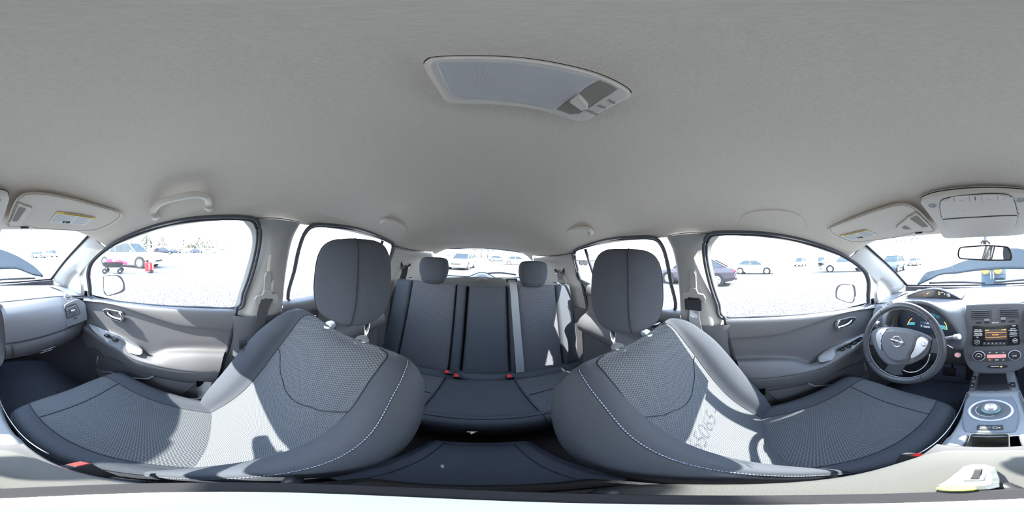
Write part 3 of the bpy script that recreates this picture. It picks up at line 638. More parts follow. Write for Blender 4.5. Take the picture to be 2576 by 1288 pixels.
tube('eco_arc', [Q(*c3(x, y), E0 - V((0, .003, 0)), En) for x, y in ((608, 222), (612, 190), (640, 168), (665, 165))], .0018, M_AMBER, ey, n=5)
cyl('warning_dot', Q(*c3(552, 227), E0 - V((0, .003, 0)), En), En, .004, .001, M_RED, ey)
# lower driver panel with start button
XD = [-.69, -.55, -.40, -.25, -.09]
surf('knee_panel', [[V((x, .70 + .03 * (x < -.6), -.465)) for x in XD], [V((x, .705, -.50)) for x in XD], [V((x, .73, -.56)) for x in XD], [V((x, .80, -.62)) for x in XD], [V((x, 1.1, -.64)) for x in XD]], M_DASHLOW, dash, nu=24, nv=16)
b = torus('start_button', P(2409, 893, y=.695), (0, -.9, .35), .013, .0028, M_SATIN, dash, seg=30)
cyl('button_cap', P(2409, 893, y=.698), (0, -.9, .35), .0115, .004, M_PINK, b)
surf('side_of_stack', [[V((-.098, .76, -.26)), V((-.098, .80, -.26))], [V((-.10, .71, -.45)), V((-.10, .80, -.45))], [V((-.09, .70, -.60)), V((-.10, .9, -.60))]], M_DASH, dash, nu=4, nv=8)

# ---- centre stack panel
S0 = V((.03, .712, -.40)); Sn = V((0, -.968, .25)).normalized(); Sup = Sn.cross(V((1, 0, 0))); Sup = V((0, .25, .968)); SR = V((1, 0, 0))
def c1(x, y, o=.0): return Q(2420 + x / 4.026, 760 + y / 4.026, S0 + Sn * o, Sn)
so = [(2431, 772), (2440, 767), (2505, 764), (2560, 763), (2577, 765), (2584, 775), (2590, 820), (2592, 850), (2590, 880), (2584, 905), (2574, 921), (2555, 931), (2534, 934.5), (2500, 936), (2459, 935), (2445, 929), (2432, 912), (2425, 888), (2422, 860), (2424, 820)]
so3 = rline([Q(u, v, S0, Sn) for u, v in so], 80)
stk = plate('centre_panel', [p - Sn * .02 for p in so3], Sn, .030, M_DASH, dash, bev=.004)
tube('silver_edge', [p + Sn * .004 for p in so3], .0022, M_SATIN, stk, closed=True, n=6)
FZ = .0102
def px_plate(name, q, m, par, o=FZ, d=.002, r=.12): return plate(name, quadpts([c1(x, y, o) for x, y in q], 0, 0, 1, 1, r), Sn, d, m, par, bev=.0006)
for q in (((97, 72), (278, 72), (280, 175), (95, 178)), ((385, 62), (568, 57), (575, 160), (388, 168))):
    v = px_plate('air_vent', q, M_BLACK, stk, d=.001)
    tl, tr_, br, bl = [c1(x, y, FZ + .003) for x, y in q]
    for i in range(5):
        f = (i + .5) / 5; ribbon('slat', [(tl.lerp(bl, f) + V((.002, 0, 0)), Sn + V((0, 0, -.5))), (tr_.lerp(br, f) - V((.002, 0, 0)), Sn + V((0, 0, -.5)))], .008, .0016, M_DASH, v)
h = px_plate('hazard_button', ((303, 70), (358, 69), (362, 172), (302, 175)), M_DASH, stk, d=.003, r=.2)
c = c1(332, 124, FZ + .0035); tube('triangle_mark', [c + SR * (.0055 * math.sin(a)) + Sup * (.0055 * math.cos(a)) for a in (0, 2.094, 4.189)], .0007, M_RED, h, closed=True, n=4)
for q in (((138, 200), (205, 199), (205, 218), (138, 220)), ((470, 188), (535, 183), (536, 203), (471, 208))): px_plate('thumb_slot', q, M_BLACK, stk, d=.001, r=.4)
for q in (((225, 168), (277, 166), (278, 190), (225, 190)), ((392, 152), (440, 150), (441, 176), (394, 178))): px_plate('thumb_wheel', q, M_SILVER, stk, d=.008, r=.2)
for q in (((227, 192), (276, 192), (276, 218), (227, 218)), ((394, 180), (440, 178), (440, 204), (395, 207))): px_plate('thumb_well', q, M_BLACK, stk, d=.001, r=.1)
text('marking', 'Bluetooth', c1(338, 208, FZ + .0012), SR, Sup, .007, M_PALE, stk)
rad = px_plate('radio', ((112, 238), (562, 226), (588, 428), (107, 445)), M_GLOSS, stk, d=.004, r=.03)
RZ = FZ + .0045
px_plate('disc_slot', ((195, 253), (480, 240), (480, 248), (195, 261)), M_BLACK, rad, RZ, .001, .3)
text('marking', 'SCAN', c1(525, 240, RZ + .001), SR, Sup, .006, M_PALE, rad)
px_plate('screen', ((230, 278), (455, 268), (458, 378), (232, 388)), M_SCREEN, rad, RZ, .001, .03)
text('screen_text', 'AUX', c1(252, 286, RZ + .002), SR, Sup, .0085, M_AMBER, rad)
text('screen_text', '11:08', c1(420, 280, RZ + .002), SR, Sup, .0085, M_AMBER, rad)
text('screen_text', 'No AUX', c1(338, 331, RZ + .002), SR, Sup, .0075, M_ORANGE, rad)
tube('screen_frame', [c1(x, y, RZ + .002) for x, y in ((238, 312), (446, 305), (446, 351), (238, 357))], .0006, M_ORANGE, rad, closed=True, n=4)
for q, t, tx in ((((118, 291), (208, 288), (208, 301), (118, 304)), 'FM/AM  DISC', (163, 281)), (((118, 328), (208, 325), (208, 339), (118, 341)), 'CD/AUX  SEEK', (163, 318)),
                 (((472, 281), (558, 277), (559, 289), (473, 293)), 'SEEK CAT', (517, 270)), (((476, 318), (563, 313), (564, 326), (477, 331)), 'MENU BACK', (519, 305))):
    px_plate('rocker_button', q, M_SATIN, rad, RZ, .003, .25); text('marking', t, c1(*tx, RZ + .001), SR, Sup, .0052, M_PALE, rad)
text('marking', 'VOL', c1(155, 356, RZ + .001), SR, Sup, .006, M_PALE, rad); text('marking', 'TUNE SCROLL', c1(522, 344, RZ + .001), SR, Sup, .0052, M_PALE, rad)
for x, y, t in ((152, 405, 'PWR'), (538, 391, 'AUDIO')):
    k = cyl('radio_knob', c1(x, y, RZ), Sn, .0115, .014, M_BLACK, rad); torus('knob_ring', c1(x, y, RZ + .013), Sn, .0105, .0014, M_SATIN, rad, seg=28, tn=6); text('marking', t, c1(x, y, RZ + .0155), SR, Sup, .0048, M_PALE, rad)
for i in range(6):
    x = 228 + i * 39.5; px_plate('preset_button', ((x - 17, 407), (x + 17, 405), (x + 18, 431), (x - 17, 433)), M_DASHLOW, rad, RZ, .0015, .1); text('marking', '123456'[i], c1(x, 419, RZ + .002), SR, Sup, .0065, M_PALE, rad)
cyl('jack_socket', c1(460, 409, RZ), Sn, .0035, .001, M_BLACK, rad)
cl = px_plate('climate_panel', ((130, 488), (560, 478), (590, 590), (130, 604)), M_DASHLOW, stk, FZ, .002, .3)
for x, y, a in ((170, 545, 'OFF'), (533, 537, 'AUTO')):
    torus('dial_ring', c1(x, y, FZ + .006), Sn, .0255, .0026, M_RING, cl, seg=44)
    cyl('climate_dial', c1(x, y, FZ), Sn, .0225, .020, M_BLACK, cl, seg=36, r2=.019); text('marking', a, c1(x, y + 8, FZ + .0205), SR, Sup, .006, M_PALE, cl)
    for part, col in (((150, 270), M_PALE),) if a == 'OFF' else (((200, 90), M_CYAN), ((90, -20), M_RED)):
        a0, a1 = part if a != 'OFF' else (205, -25)
        tube('dial_scale', [c1(x, y, FZ + .0205) + SR * (.0125 * math.cos(R(a0 + (a1 - a0) * i / 10))) + Sup * (.0125 * math.sin(R(a0 + (a1 - a0) * i / 10))) for i in range(11)], .0006, col, cl, n=4)
px_plate('backlit_strip', ((253, 531), (447, 526), (447, 561), (255, 566)), M_PINK, cl, FZ + .002, .001, .04)
for i in range(3):
    x = 282 + i * 69; px_plate('climate_button', ((x - 28, 574), (x + 28, 572), (x + 28, 598), (x - 28, 600)), M_DASHLOW, cl, FZ + .002, .002, .12); text('marking', ('FAN', 'MODE', 'A/C')[i], c1(x, 586, FZ + .0045), SR, Sup, .005, (M_ORANGE, M_PALE, M_PALE)[i], cl)
    text('marking', ('REC', 'DEF', 'RR')[i], c1(x, 510, FZ + .0025), SR, Sup, .005, M_PALE, cl)
ab = px_plate('airbag_indicator', ((255, 638), (462, 633), (464, 666), (256, 670)), M_BLACK, stk, FZ, .001, .3)
text('marking', 'PASS AIR BAG', c1(335, 652, FZ + .0015), SR, Sup, .0055, M_PALE, ab); cyl('indicator_lamp', c1(398, 652, FZ + .001), Sn, .004, .001, M_ORANGE, ab)

# ================================================================== STEERING WHEEL AND STALKS
WC = V((-.34, .54, -.37)); wt = R(20); Wn = V((0, -math.cos(wt), math.sin(wt))); Wup = V((0, math.sin(wt), math.cos(wt)))
sw = thing('steering_wheel', 'leather wrapped three spoke steering wheel with silver spoke pads and badge', 'steering wheel', WC)
torus('rim', WC, Wn, .176, .0155, M_LEATHER, sw, seg=84, tn=14, tz=.014)
torus('inner_stitching', WC - Wn * .0, Wn, .1605, .0016, M_GREYINK, sw, seg=84, tn=5)
for a in (48, 132, 228, 312): torus('rim_seam', WC + SR * (.176 * math.cos(R(a))) + Wup * (.176 * math.sin(R(a))), SR * (-math.sin(R(a))) + Wup * math.cos(R(a)), .0152, .0012, M_BLACK, sw, seg=20, tn=4)
def c2(x, y, o=0): return Q(2160 + x / 5.854, 750 + y / 5.854, WC + Wn * o, Wn)
hub = [(232, 520), (290, 460), (420, 425), (560, 428), (720, 445), (900, 495), (1020, 545), (1095, 610), (1090, 700), (1045, 800), (940, 890), (800, 955), (620, 985), (500, 970), (420, 920), (345, 830), (270, 680)]
hb = plate('hub', rline([c2(x, y, -.03) for x, y in hub], 70), Wn, .032, M_DASH, sw, bev=.012, smooth=False)
pd = [(400, 505), (440, 465), (560, 458), (720, 475), (850, 515), (900, 560), (865, 640), (830, 730), (770, 820), (745, 900), (640, 940), (540, 930), (460, 880), (390, 780), (360, 700), (350, 620)]
ap = plate('airbag_cover', rline([c2(x, y, .0) for x, y in pd], 60), Wn, .016, M_DASH, sw, bev=.012)
plate('spoke_pad', rline([c2(x, y, .001) for x, y in ((268, 560), (295, 490), (350, 455), (425, 442), (415, 480), (370, 545), (348, 640), (352, 735), (335, 758), (300, 690))], 40), Wn, .010, M_SATIN, sw, bev=.003)
plate('spoke_pad', rline([c2(x, y, .001) for x, y in ((775, 850), (830, 755), (862, 640), (885, 590), (950, 565), (1020, 602), (1030, 665), (985, 750), (900, 830), (805, 885))], 40), Wn, .010, M_SATIN, sw, bev=.003)
for x, y in ((312, 518), (318, 620), (325, 670)): cyl('spoke_button', c2(x, y, .010), Wn, .006, .004, M_SATIN, sw, seg=16)
cyl('round_pad_mark', c2(955, 675, .010), Wn, .012, .001, M_SILVER, sw, seg=24)
loft('lower_spoke', [[c2(x, y, -.022) for x, y in ((440, 930), (700, 985), (640, 1075), (660, 1140), (520, 1150), (370, 1080), (415, 1010))], [c2(x, y, -.002) for x, y in ((450, 935), (690, 990), (625, 1075), (645, 1125), (520, 1130), (390, 1065), (428, 1010))]], M_LEATHER, sw, cap1=True, smooth=False)
loft('side_spoke', [[c2(x, y, -.022) for x, y in ((215, 520), (120, 560), (125, 690), (270, 700))], [c2(x, y, -.004) for x, y in ((225, 530), (125, 570), (130, 680), (265, 690))]], M_LEATHER, sw, cap1=True, smooth=False)
loft('side_spoke', [[c2(x, y, -.022) for x, y in ((1080, 600), (1230, 590), (1200, 830), (1050, 810))], [c2(x, y, -.004) for x, y in ((1085, 620), (1225, 610), (1180, 820), (1055, 800))]], M_LEATHER, sw, cap1=True, smooth=False)
tube('silver_spoke_trim', line([c2(x, y, .002) for x, y in ((1052, 822), (1020, 930), (950, 1020), (850, 1080), (740, 1090), (655, 1060))], 24), .0022, M_SATIN, sw, n=6)
bc = c2(565, 640, .017); bd = torus('badge', bc, Wn, .0235, .0028, M_CHROME, sw, seg=40, tn=6)
box('badge_bar', bc + Wn * .001, (.060, .005, .012), M_CHROME, bd, rot=frame(Wn) @ Matrix.Rotation(R(90), 3, 'X'), bev=.001)
text('badge_text', 'NISSAN', bc + Wn * .0042, SR, Wup, .0115, M_BLACK, bd)
cyl('column_shroud', WC - Wn * .16, Wn, .05, .13, M_DASHLOW, dash, seg=24)
for px0, px1, lb, knob in ((P(2385, 850, y=.60), P(2403, 848, y=.585), 'wiper', 1), (P(2212, 815, y=.60), P(2232, 822, y=.60), 'lamp', 0)):
    st = thing('column_stalk', 'pale grey %s control stalk on the steering column' % lb, 'stalk', px0)
    tube('arm', [WC - Wn * .08 + SR * (.03 if knob else -.03), px0, px1], .0075, M_SILVER, st); 
    a, b_ = (px0, px1) if knob else (px1, px0)
    cyl('knob', b_, (b_ - a) if (b_ - a).length > .001 else SR, .012, .022, M_SATIN, st)
tube('tilt_lever', [P(2376, 865, y=.60), P(2398, 876, y=.60)], .0028, M_SATIN, dash, n=6)

# ================================================================== CENTRE CONSOLE
con = thing('centre_console', 'dark grey centre console with drive selector, cup holder and tray', 'console', (0, .3, -.8))
def prof(y, hw, z, e=.02, zb=-.99, wb=None):
    wb = wb or hw + .02
    return [V((-wb, y, zb)), V((-wb, y, zb + .1)), V((-hw - .012, y, z - .10)), V((-hw, y, z - e)), V((-hw + e * .7, y, z)), V((0, y, z)), V((hw - e * .7, y, z)), V((hw, y, z - e)), V((hw + .012, y, z - .10)), V((wb, y, zb + .1)), V((wb, y, zb))]
surf('body', [prof(.80, .095, -.64), prof(.74, .098, -.655), prof(.62, .095, -.658), prof(.565, .095, -.625), prof(.53, .085, -.612), prof(.40, .082, -.610), prof(.32, .083, -.602), prof(.297, .084, -.599)], M_SILVER, con, nu=50, nv=50)
surf('rear_body', [prof(.225, .076, -.535, .01), prof(.20, .080, -.53, .01), prof(0, .082, -.53, .01), prof(-.07, .08, -.54, .01), prof(-.10, .07, -.60, .01), prof(-.115, .06, -.8, .01)], M_DASHLOW, con, nu=40, nv=20)
def cz(x, y, z): return P(2380 + x / 9.2, 1000 + y / 9.2, z=z)
def ct(x, y, z): return P(2420 + x / 4.026, 760 + y / 4.026, z=z)
gp = [(600, -2), (1440, -2), (1540, 25), (1620, 150), (1670, 300), (1690, 450), (1665, 640), (1620, 800), (1480, 835), (560, 835), (430, 800), (390, 640), (375, 450), (400, 300), (440, 140), (500, 30)]
gpl = plate('selector_plate', rline([cz(x, y, -.606) for x, y in gp], 60), (0, 0, 1), .008, mat('selector_grey', (.16, .18, .21), .5, bump=.2, bscale=700), con, bev=.004)
gz = -.597; g0 = cz(1035, 292, gz)
ra = .057
torus('selector_ring', g0, (0, 0, 1), ra, .0052, M_RING, gpl, seg=60, tn=8, tz=.004)
cyl('selector_well', g0 - V((0, 0, .001)), (0, 0, 1), ra - .004, .0015, M_DASH, gpl, seg=44)
tube('gate_groove', [g0 + V((.034 * math.cos(R(a)) - .006, .036 * math.sin(R(a)), .002)) for a in range(140, 300, 12)], .0016, M_SATIN, gpl, n=5)
kb = cz(1035, 260, gz + .01)
knob = loft('selector_knob', [[kb + V((r * math.cos(i * math.pi / 16), r * math.sin(i * math.pi / 16), h)) for i in range(32)] for r, h in ((.017, -.008), (.0245, .0), (.0255, .006), (.0225, .014), (.016, .021), (.0145, .0215))], M_SATIN, gpl, cap1=True)
torus('knob_light_ring', kb + V((0, 0, .0)), (0, 0, 1), .0247, .0014, M_CYAN, gpl, seg=36, tn=5)
torus('park_ring', kb + V((0, 0, .0215)), (0, 0, 1), .0095, .0006, M_GREYINK, gpl, seg=28, tn=4)
text('park_letter', 'P', kb + V((0, 0, .0222)), SR, (0, 1, 0), .011, M_GREYINK, gpl)
ip = plate('selector_display', quadpts([cz(x, y, -.597) for x, y in ((725, 632), (1310, 632), (1330, 745), (705, 745))], 0, 0, 1, 1, .12), (0, 0, 1), .002, M_BLACK, gpl)
for x, y, t in ((810, 668, 'R'), (808, 692, 'N'), (795, 722, 'D'), (890, 690, 'ECO'), (1000, 695, 'P')): text('marking', t, cz(x, y, -.5945), SR, (0, 1, 0), .0055, M_WHITE, ip)
torus('mark_ring', cz(1135, 700, -.5945), (0, 0, 1), .005, .0006, M_WHITE, ip, seg=20, tn=4); cyl('indicator_lamp', cz(1235, 700, -.595), (0, 0, 1), .0018, .001, M_ORANGE, ip, seg=12)
for s in (-1, 1):
    surf('side_rail', [[V((s * x, y, z)) for x, z in ((.046, -.70), (.046, -.600), (.068, -.596), (.084, -.615), (.098, -.70), (.105, -.98))] for y in (.299, .25, .17)], M_SILVER, con, nu=24, nv=5)
surf('bin_back', [[V((x, .17, z)) for x in (-.06, 0, .06)] for z in (-.54, -.70)], M_BLACK, con, nu=4, nv=4)
# open bin behind the selector
bq = [cz(x, y, -.594) for x, y in ((560, 842), (1470, 842), (1500, 1290), (370, 1290))]
rim_ = quadpts(bq, 0, 0, 1, 1, .08); cen = sum(rim_, V()) / len(rim_)
bn_ = loft('storage_bin', [[p + V((0, 0, .003)) for p in rim_], [cen + (p - cen) * .96 + V((0, 0, .004)) for p in rim_], [cen + (p - cen) * .93 + V((0, 0, -.001)) for p in rim_], [cen + (p - cen) * .84 + V((0, -.004, -.055)) for p in rim_]], mat('bin_plastic', (.07, .07, .065), .6, bump=.3), con, cap1=True)
for s in (-1, 1): tube('silver_edge', line([V((s * .094, .57, -.632)), V((s * .094, .45, -.628)), V((s * .098, .30, -.62)), V((s * .104, .20, -.61))], 16), .0014, M_SATIN, con, n=6)
# tray, cup holder, switches
tb = [ct(x, y, -.652) for x, y in ((175, 722), (445, 722), (470, 860), (510, 905), (540, 935), (535, 965), (480, 975), (90, 972), (76, 935), (105, 905), (150, 860))]
tray = plate('tray', tb, (0, 0, 1), .003, M_BLACK, con, bev=.002)
tube('cup_holder_lip', line([ct(x, y, -.642) for x, y in ((82, 925), (110, 890), (180, 895), (240, 905), (290, 930), (310, 932), (350, 905), (420, 893), (500, 893), (535, 930))], 30), .004, M_DASHLOW, tray)
for q in (((80, 822), (125, 820), (122, 864), (76, 866)), ((486, 816), (538, 814), (545, 858), (490, 860)), ((88, 755), (145, 752), (142, 785), (84, 788))):
    b = plate('console_switch', [ct(x, y, -.648) for x, y in q], (0, 0, 1), .004, M_BLACK, con); 
    cc = sum([ct(x, y, -.6435) for x, y in q], V()) / 4; tube('switch_mark', [cc + V((-.004, .003, 0)), cc + V((0, -.003, 0)), cc + V((.004, .003, 0))], .0006, M_PALE, b, n=4)
# armrest lid
ar = thing('armrest', 'pale sunlit cloth armrest lid over the centre console between the front seats', 'armrest', (0, .07, -.52))
ao = [(0, .197), (.055, .194), (.084, .17), (.098, .12), (.100, .05), (.096, -.02), (.080, -.048), (.04, -.056), (-.04, -.056), (-.080, -.048), (-.098, -.02), (-.102, .05), (-.100, .12), (-.084, .168), (-.055, .192)]
al = rline([(x * .81 - .003, y, 0) for x, y in ao], 60); c = V((0, .07, 0))
loft('lid_pad', [[c + (p - c) * k + V((0, 0, z)) for p in al] for k, z in ((.97, -.528), (1.0, -.515), (1.0, -.500), (.97, -.487), (.90, -.480), (.6, -.477), (.2, -.476))], M_ARM, ar, cap1=True)
box('hinge', (0, -.07, -.53), (.13, .02, .03), M_DASHLOW, ar)

# ================================================================== FRONT SEATS
def stitches(pts, par, step=.006, duty=.66, r=.0008):
    dense = line(pts, len(pts) * 45); acc = 0; on = []; vs = []; fs = []
    for a, b in zip(dense, dense[1:]):
        acc += (b - a).length
        if (acc % step) / step < duty: on.append(a)
        else:
            if len(on) >= 2:
                p, q = on[0], on[-1]; t = (q - p).normalized(); s_ = t.orthogonal().normalized(); w_ = t.cross(s_); k = len(vs)
                for c in (p, q): vs += [c + s_ * r, c + w_ * r, c - s_ * r, c - w_ * r]
                fs += [(k + i, k + (i + 1) % 4, k + 4 + (i + 1) % 4, k + 4 + i) for i in range(4)]
            on = []
    o = mesh('stitching', vs, fs, M_STITCH, par); o['kind'] = 'stuff'
    tube('piping_groove', [p + V((0, -.0015, -.0015)) for p in line(pts, 30)], .0014, M_FABD, par, n=5)
def front_seat(s, xc, dy, lab):
    st = thing('car_seat', lab, 'car seat', (s * xc, .25 + dy, -.95), 'front seats of the car' if False else None)
    def W(x, y, z): return V((s * xc + x * s, y + dy, z))         # x > 0 points to the door
    # ---- cushion : stations from the back to the rounded front edge
    CS = [  # y, z top, half width, bolster rise, insert half width
        (-.02, -.775, .205, .020, .150), (.05, -.760, .220, .028, .155), (.15, -.745, .232, .030, .160), (.26, -.722, .240, .030, .165),
        (.36, -.695, .243, .026, .170), (.43, -.672, .242, .018, .172), (.475, -.664, .236, .010, .170), (.505, -.672, .226, .004, .165), (.520, -.700, .215, 0, .160), (.520, -.76, .205, 0, .155), (.50, -.84, .20, 0, .15)]
    loops = []
    for y, z, hw, b, iw in CS:
        yy = lambda a: y - .045 * max(0, (y - .3) / .2) * (abs(a) / hw) ** 3     # front corners curve back
        base = [(-iw, z), (-iw * .66, z - .004), (-iw * .33, z - .007), (0, z - .008), (iw * .33, z - .007), (iw * .66, z - .004), (iw, z)]
        out = [(iw + .02, z + b * .6), (hw - .030, z + b), (hw - .010, z + b * .75), (hw + .003, z - .012), (hw + .004, z - .07), (hw - .004, z - .15)]
        lp = [(-x, q) for x, q in reversed(out)] + base + out
        loops.append([W(x, yy(x), q) for x, q in lp])
    # resample along y
    nA = len(loops[0]); NV = 46
    colz = [line([l[i] for l in loops], NV) for i in range(nA)]
    grid = [[colz[i][j] for i in range(nA)] for j in range(NV)]
    def seg(i0, i1, nu): return [line(g, (nA - 1) * 4 + 1)[i0 * 4:i1 * 4 + 1] for g in grid]
    def mk(name, gr, m, uvf=None):
        vs = [p for g in gr for p in g]; a = len(gr[0]); uv = []
        ln_ = 0; prev = None
        for j, g in enumerate(gr):
            mid = g[a // 2]; ln_ += (mid - prev).length if prev is not None else 0; prev = mid
            for p in g: uv.append(((p.x), ln_))
        fs = [(j * a + i, j * a + i + 1, (j + 1) * a + i + 1, (j + 1) * a + i) for j in range(len(gr) - 1) for i in range(a - 1)]
        return mesh(name, vs, fs, m, st, uv=uv)
    NO = 6
    mk('cushion_insert', seg(NO, NO + 6, 0), M_WAVE)
    mk('cushion_bolster', seg(0, NO, 0), M_FAB); mk('cushion_bolster', seg(NO + 6, nA - 1, 0), M_FAB)
    for k in (NO, NO + 6): tube('seam', [grid[j][k] + V((0, 0, .0005)) for j in range(1, NV - 6)], .0022, M_FABD, st, n=5)
    for k in (2, nA - 3): stitches([grid[j][k] + V((0, 0, .001)) for j in range(1, NV - 8)], st)
    cross = [line(grid[int(NV * .46)], 61)[i] + V((0, .0, .0005)) for i in range(20, 41)]; tube('seam', cross, .0025, M_FABD, st, n=5)
    bx = [W(-.20, -.02, -.80), W(.20, -.02, -.80)]
    loft('seat_base', [[W(x, y, z) for x, y in ((-.21, -.06), (.21, -.06), (.215, .46), (-.215, .46))] for z in (-.99, -.90, -.82)], M_BLACK, st, smooth=False)
    box('slide_rail', W(-.17, .2, -.975), (.04, .55, .03), M_SILVER, st); box('slide_rail', W(.17, .2, -.975), (.04, .55, .03), M_SILVER, st)
    # ---- backrest : levels from the cushion joint to the shoulder
    BL = [  # y, z front face, half width, bolster forward, thickness, lean deg, insert half width
        (.055, -.80, .210, .030, .12, 30, .155), (.035, -.745, .222, .055, .13, 30, .156), (-.010, -.665, .236, .075, .15, 30, .156), (-.060, -.575, .247, .082, .16, 29, .158), (-.118, -.460, .252, .082, .165, 29, .162),
        (-.172, -.358, .248, .072, .16, 31, .163), (-.215, -.290, .236, .052, .145, 34, .160), (-.248, -.250, .228, .026, .125, 45, .163), (-.275, -.234, .214, .010, .10, 62, .160)]
    lp = []
    for y, z, hw, b, th, le, iw in BL:
        le = R(le); F = V((0, math.cos(le), math.sin(le)))
        sec = [(-iw, 0), (-iw * .66, -.006), (-iw * .33, -.010), (0, -.011), (iw * .33, -.010), (iw * .66, -.006), (iw, 0),
               (iw + .022, b * .62), (hw - .024, b), (hw - .004, b * .72), (hw + .004, b * .1 - .02), (hw, -.07), (hw - .02, -th), (hw * .5, -th - .012), (0, -th - .015)]
        full = sec + [(-x, q) for x, q in reversed(sec[7:14])]
        lp.append([W(x, y + F.y * q, z + F.z * q) for x, q in full])
    n = len(lp[0])
    last = lp[-1]; cc = sum(last, V()) / n
    lp.append([cc + (p - cc) * .80 + V((0, -.006, .010)) for p in last]); lp.append([cc + (p - cc) * .45 + V((0, -.008, .014)) for p in last])
    NV = 44; cols = [line([l[i] for l in lp], NV) for i in range(n)]
    G = [[cols[i][j] for i in range(n)] for j in range(NV)]
    GG = [[crc(g, k / 4) for k in range(n * 4)] for g in G]
    def mk2(name, i0, i1, m, j1=NV):
        vs = []; uv = []; L = 0; prev = None; idx = [k % (n * 4) for k in range(i0 * 4, i1 * 4 + 1)]
        for j in range(j1):
            mid = GG[j][idx[len(idx) // 2]]; L += (mid - prev).length if prev is not None else 0; prev = mid
            for k in idx: vs.append(GG[j][k]); uv.append((GG[j][k].x, L))
        a = len(idx); fs = [(j * a + i, j * a + i + 1, (j + 1) * a + i + 1, (j + 1) * a + i) for j in range(j1 - 1) for i in range(a - 1)]
        if j1 == NV and name == 'backrest': pass
        return mesh(name, vs, fs, m, st, uv=uv)
    mk2('backrest_insert', 0, 6, M_WAVE); mk2('backrest', 6, n, M_FAB)
    capl = [GG[NV - 1][k] for k in range(n * 4)]; fill('backrest_top', capl, M_FAB, st)
    jt = NV - 9
    for k in (0, 24): tube('seam', [GG[j][k] for j in range(4, NV - 5)], .0022, M_FABD, st, n=5)
    for k in (35, (n - 2) * 4 - 3): stitches([GG[j][k] + V((0, .0012, .001)) for j in range(3, jt)], st)
    # curved lumbar seam across the insert
    arc = []
    for i in range(21):
        f = i / 20; jj = 17 - 9 * math.sin(math.pi * f) * 1.0 + (0); jj = 21.5 - 3.2 * math.sin(math.pi * f); a, b = GG[int(jj)], GG[int(jj) + 1]; k = int(f * 24)
        arc.append(a[k].lerp(b[k], jj - int(jj)) + V((0, .0006, .0006)))
    tube('lumbar_seam', arc, .0014, M_FABD, st, n=5)
    # ---- head restraint
    hr = []
    for z, hw, y0, dp in ((-.193, .060, -.310, .045), (-.191, .082, -.315, .060), (-.178, .102, -.32, .078), (-.145, .118, -.325, .092), (-.10, .125, -.330, .10), (-.03, .120, -.335, .098), (.012, .102, -.340, .085), (.031, .070, -.345, .06), (.036, .030, -.348, .03)):
        sec = []
        for i in range(40):
            a = i * 2 * math.pi / 40; ca, sa = math.cos(a), math.sin(a); sec.append(W(.010 + hw * math.copysign(abs(ca) ** .62, ca), y0 + dp * .62 * math.copysign(abs(sa) ** .72, sa) + .018 * (1 - (ca) ** 2) * (sa > 0), z))
        hr.append(sec)
    NV2 = 30; c_ = [line([l[i] for l in hr], NV2) for i in range(40)]
    hrr = loft('head_restraint', [[c_[i][j] for i in range(40)] for j in range(NV2)], M_FAB, st, cap0=True, cap1=True)
    for k in (6, 14): tube('seam', [c_[k][j] + V((0, .001, 0)) for j in range(2, NV2 - 1)], .0016, M_FABD, hrr, n=5)
    for i, x in enumerate((-.064, .064)):
        g = W(x - .008, -.296, -.239); nn = V((0, .45, .9)).normalized()
        tube('post', [g - nn * .03, W(x - .002, -.325, -.19)], .0065, M_CHROME, st, n=12)
        cyl('post_guide', g - nn * .003, nn, .0185, .008, M_SATIN, st, seg=30); cyl('guide_button', g + nn * .005 + V((-.012 * s, 0, 0)), nn, .007, .005, M_SATIN, st, seg=14)
    return st
front_seat(1, .350, 0, 'passenger bucket seat in dark cloth with wavy patterned insert, sunlit lower back')
front_seat(-1, .355, .035, 'driver bucket seat in dark cloth with wavy patterned insert behind the steering wheel')

def buckle(c, up, s, lb, size=1.0, stem=None):
    b = thing('seat_belt_buckle', lb, 'buckle', c); f = frame(up, (0, 1, 0)); up = V(up).normalized()
    loft('housing', [[V(c) + f @ V((x * size, y * size, h)) for x, y in ((-.018, -.010), (.018, -.010), (.018, .010), (-.018, .010))] for h in (-.075, -.070, 0)], M_BLACK, b, cap0=True, smooth=False)
    top = [V(c) + f @ V((x * size, y * size, 0)) for x, y in ((-.018, -.010), (.018, -.010), (.018, .010), (-.018, .010))]
    plate('bezel', top, up, .004, M_BLACK, b, bev=.002)
    plate('release_button', [V(c) + f @ V((x * size, y * size, .003)) for x, y in ((-.002, -.0085), (.0165, -.0085), (.0165, .0085), (-.002, .0085))], up, .004, M_RED, b)
    if stem: tube('stalk', [V(c) - up * .07, V(stem)], .011, M_BELT, b, ry=.004)
    return b
buckle(P(2302, 1146, z=-.60), (-.1, .5, .86), -1, 'red button seat belt buckle beside the driver seat, by the armrest', 1.0, (-.125, .05, -.85))
buckle(P(188, 1172, z=-.60), (.1, .5, .86), 1, 'sunlit seat belt buckle beside the passenger seat, by the armrest', 1.0, (.125, 0, -.85))

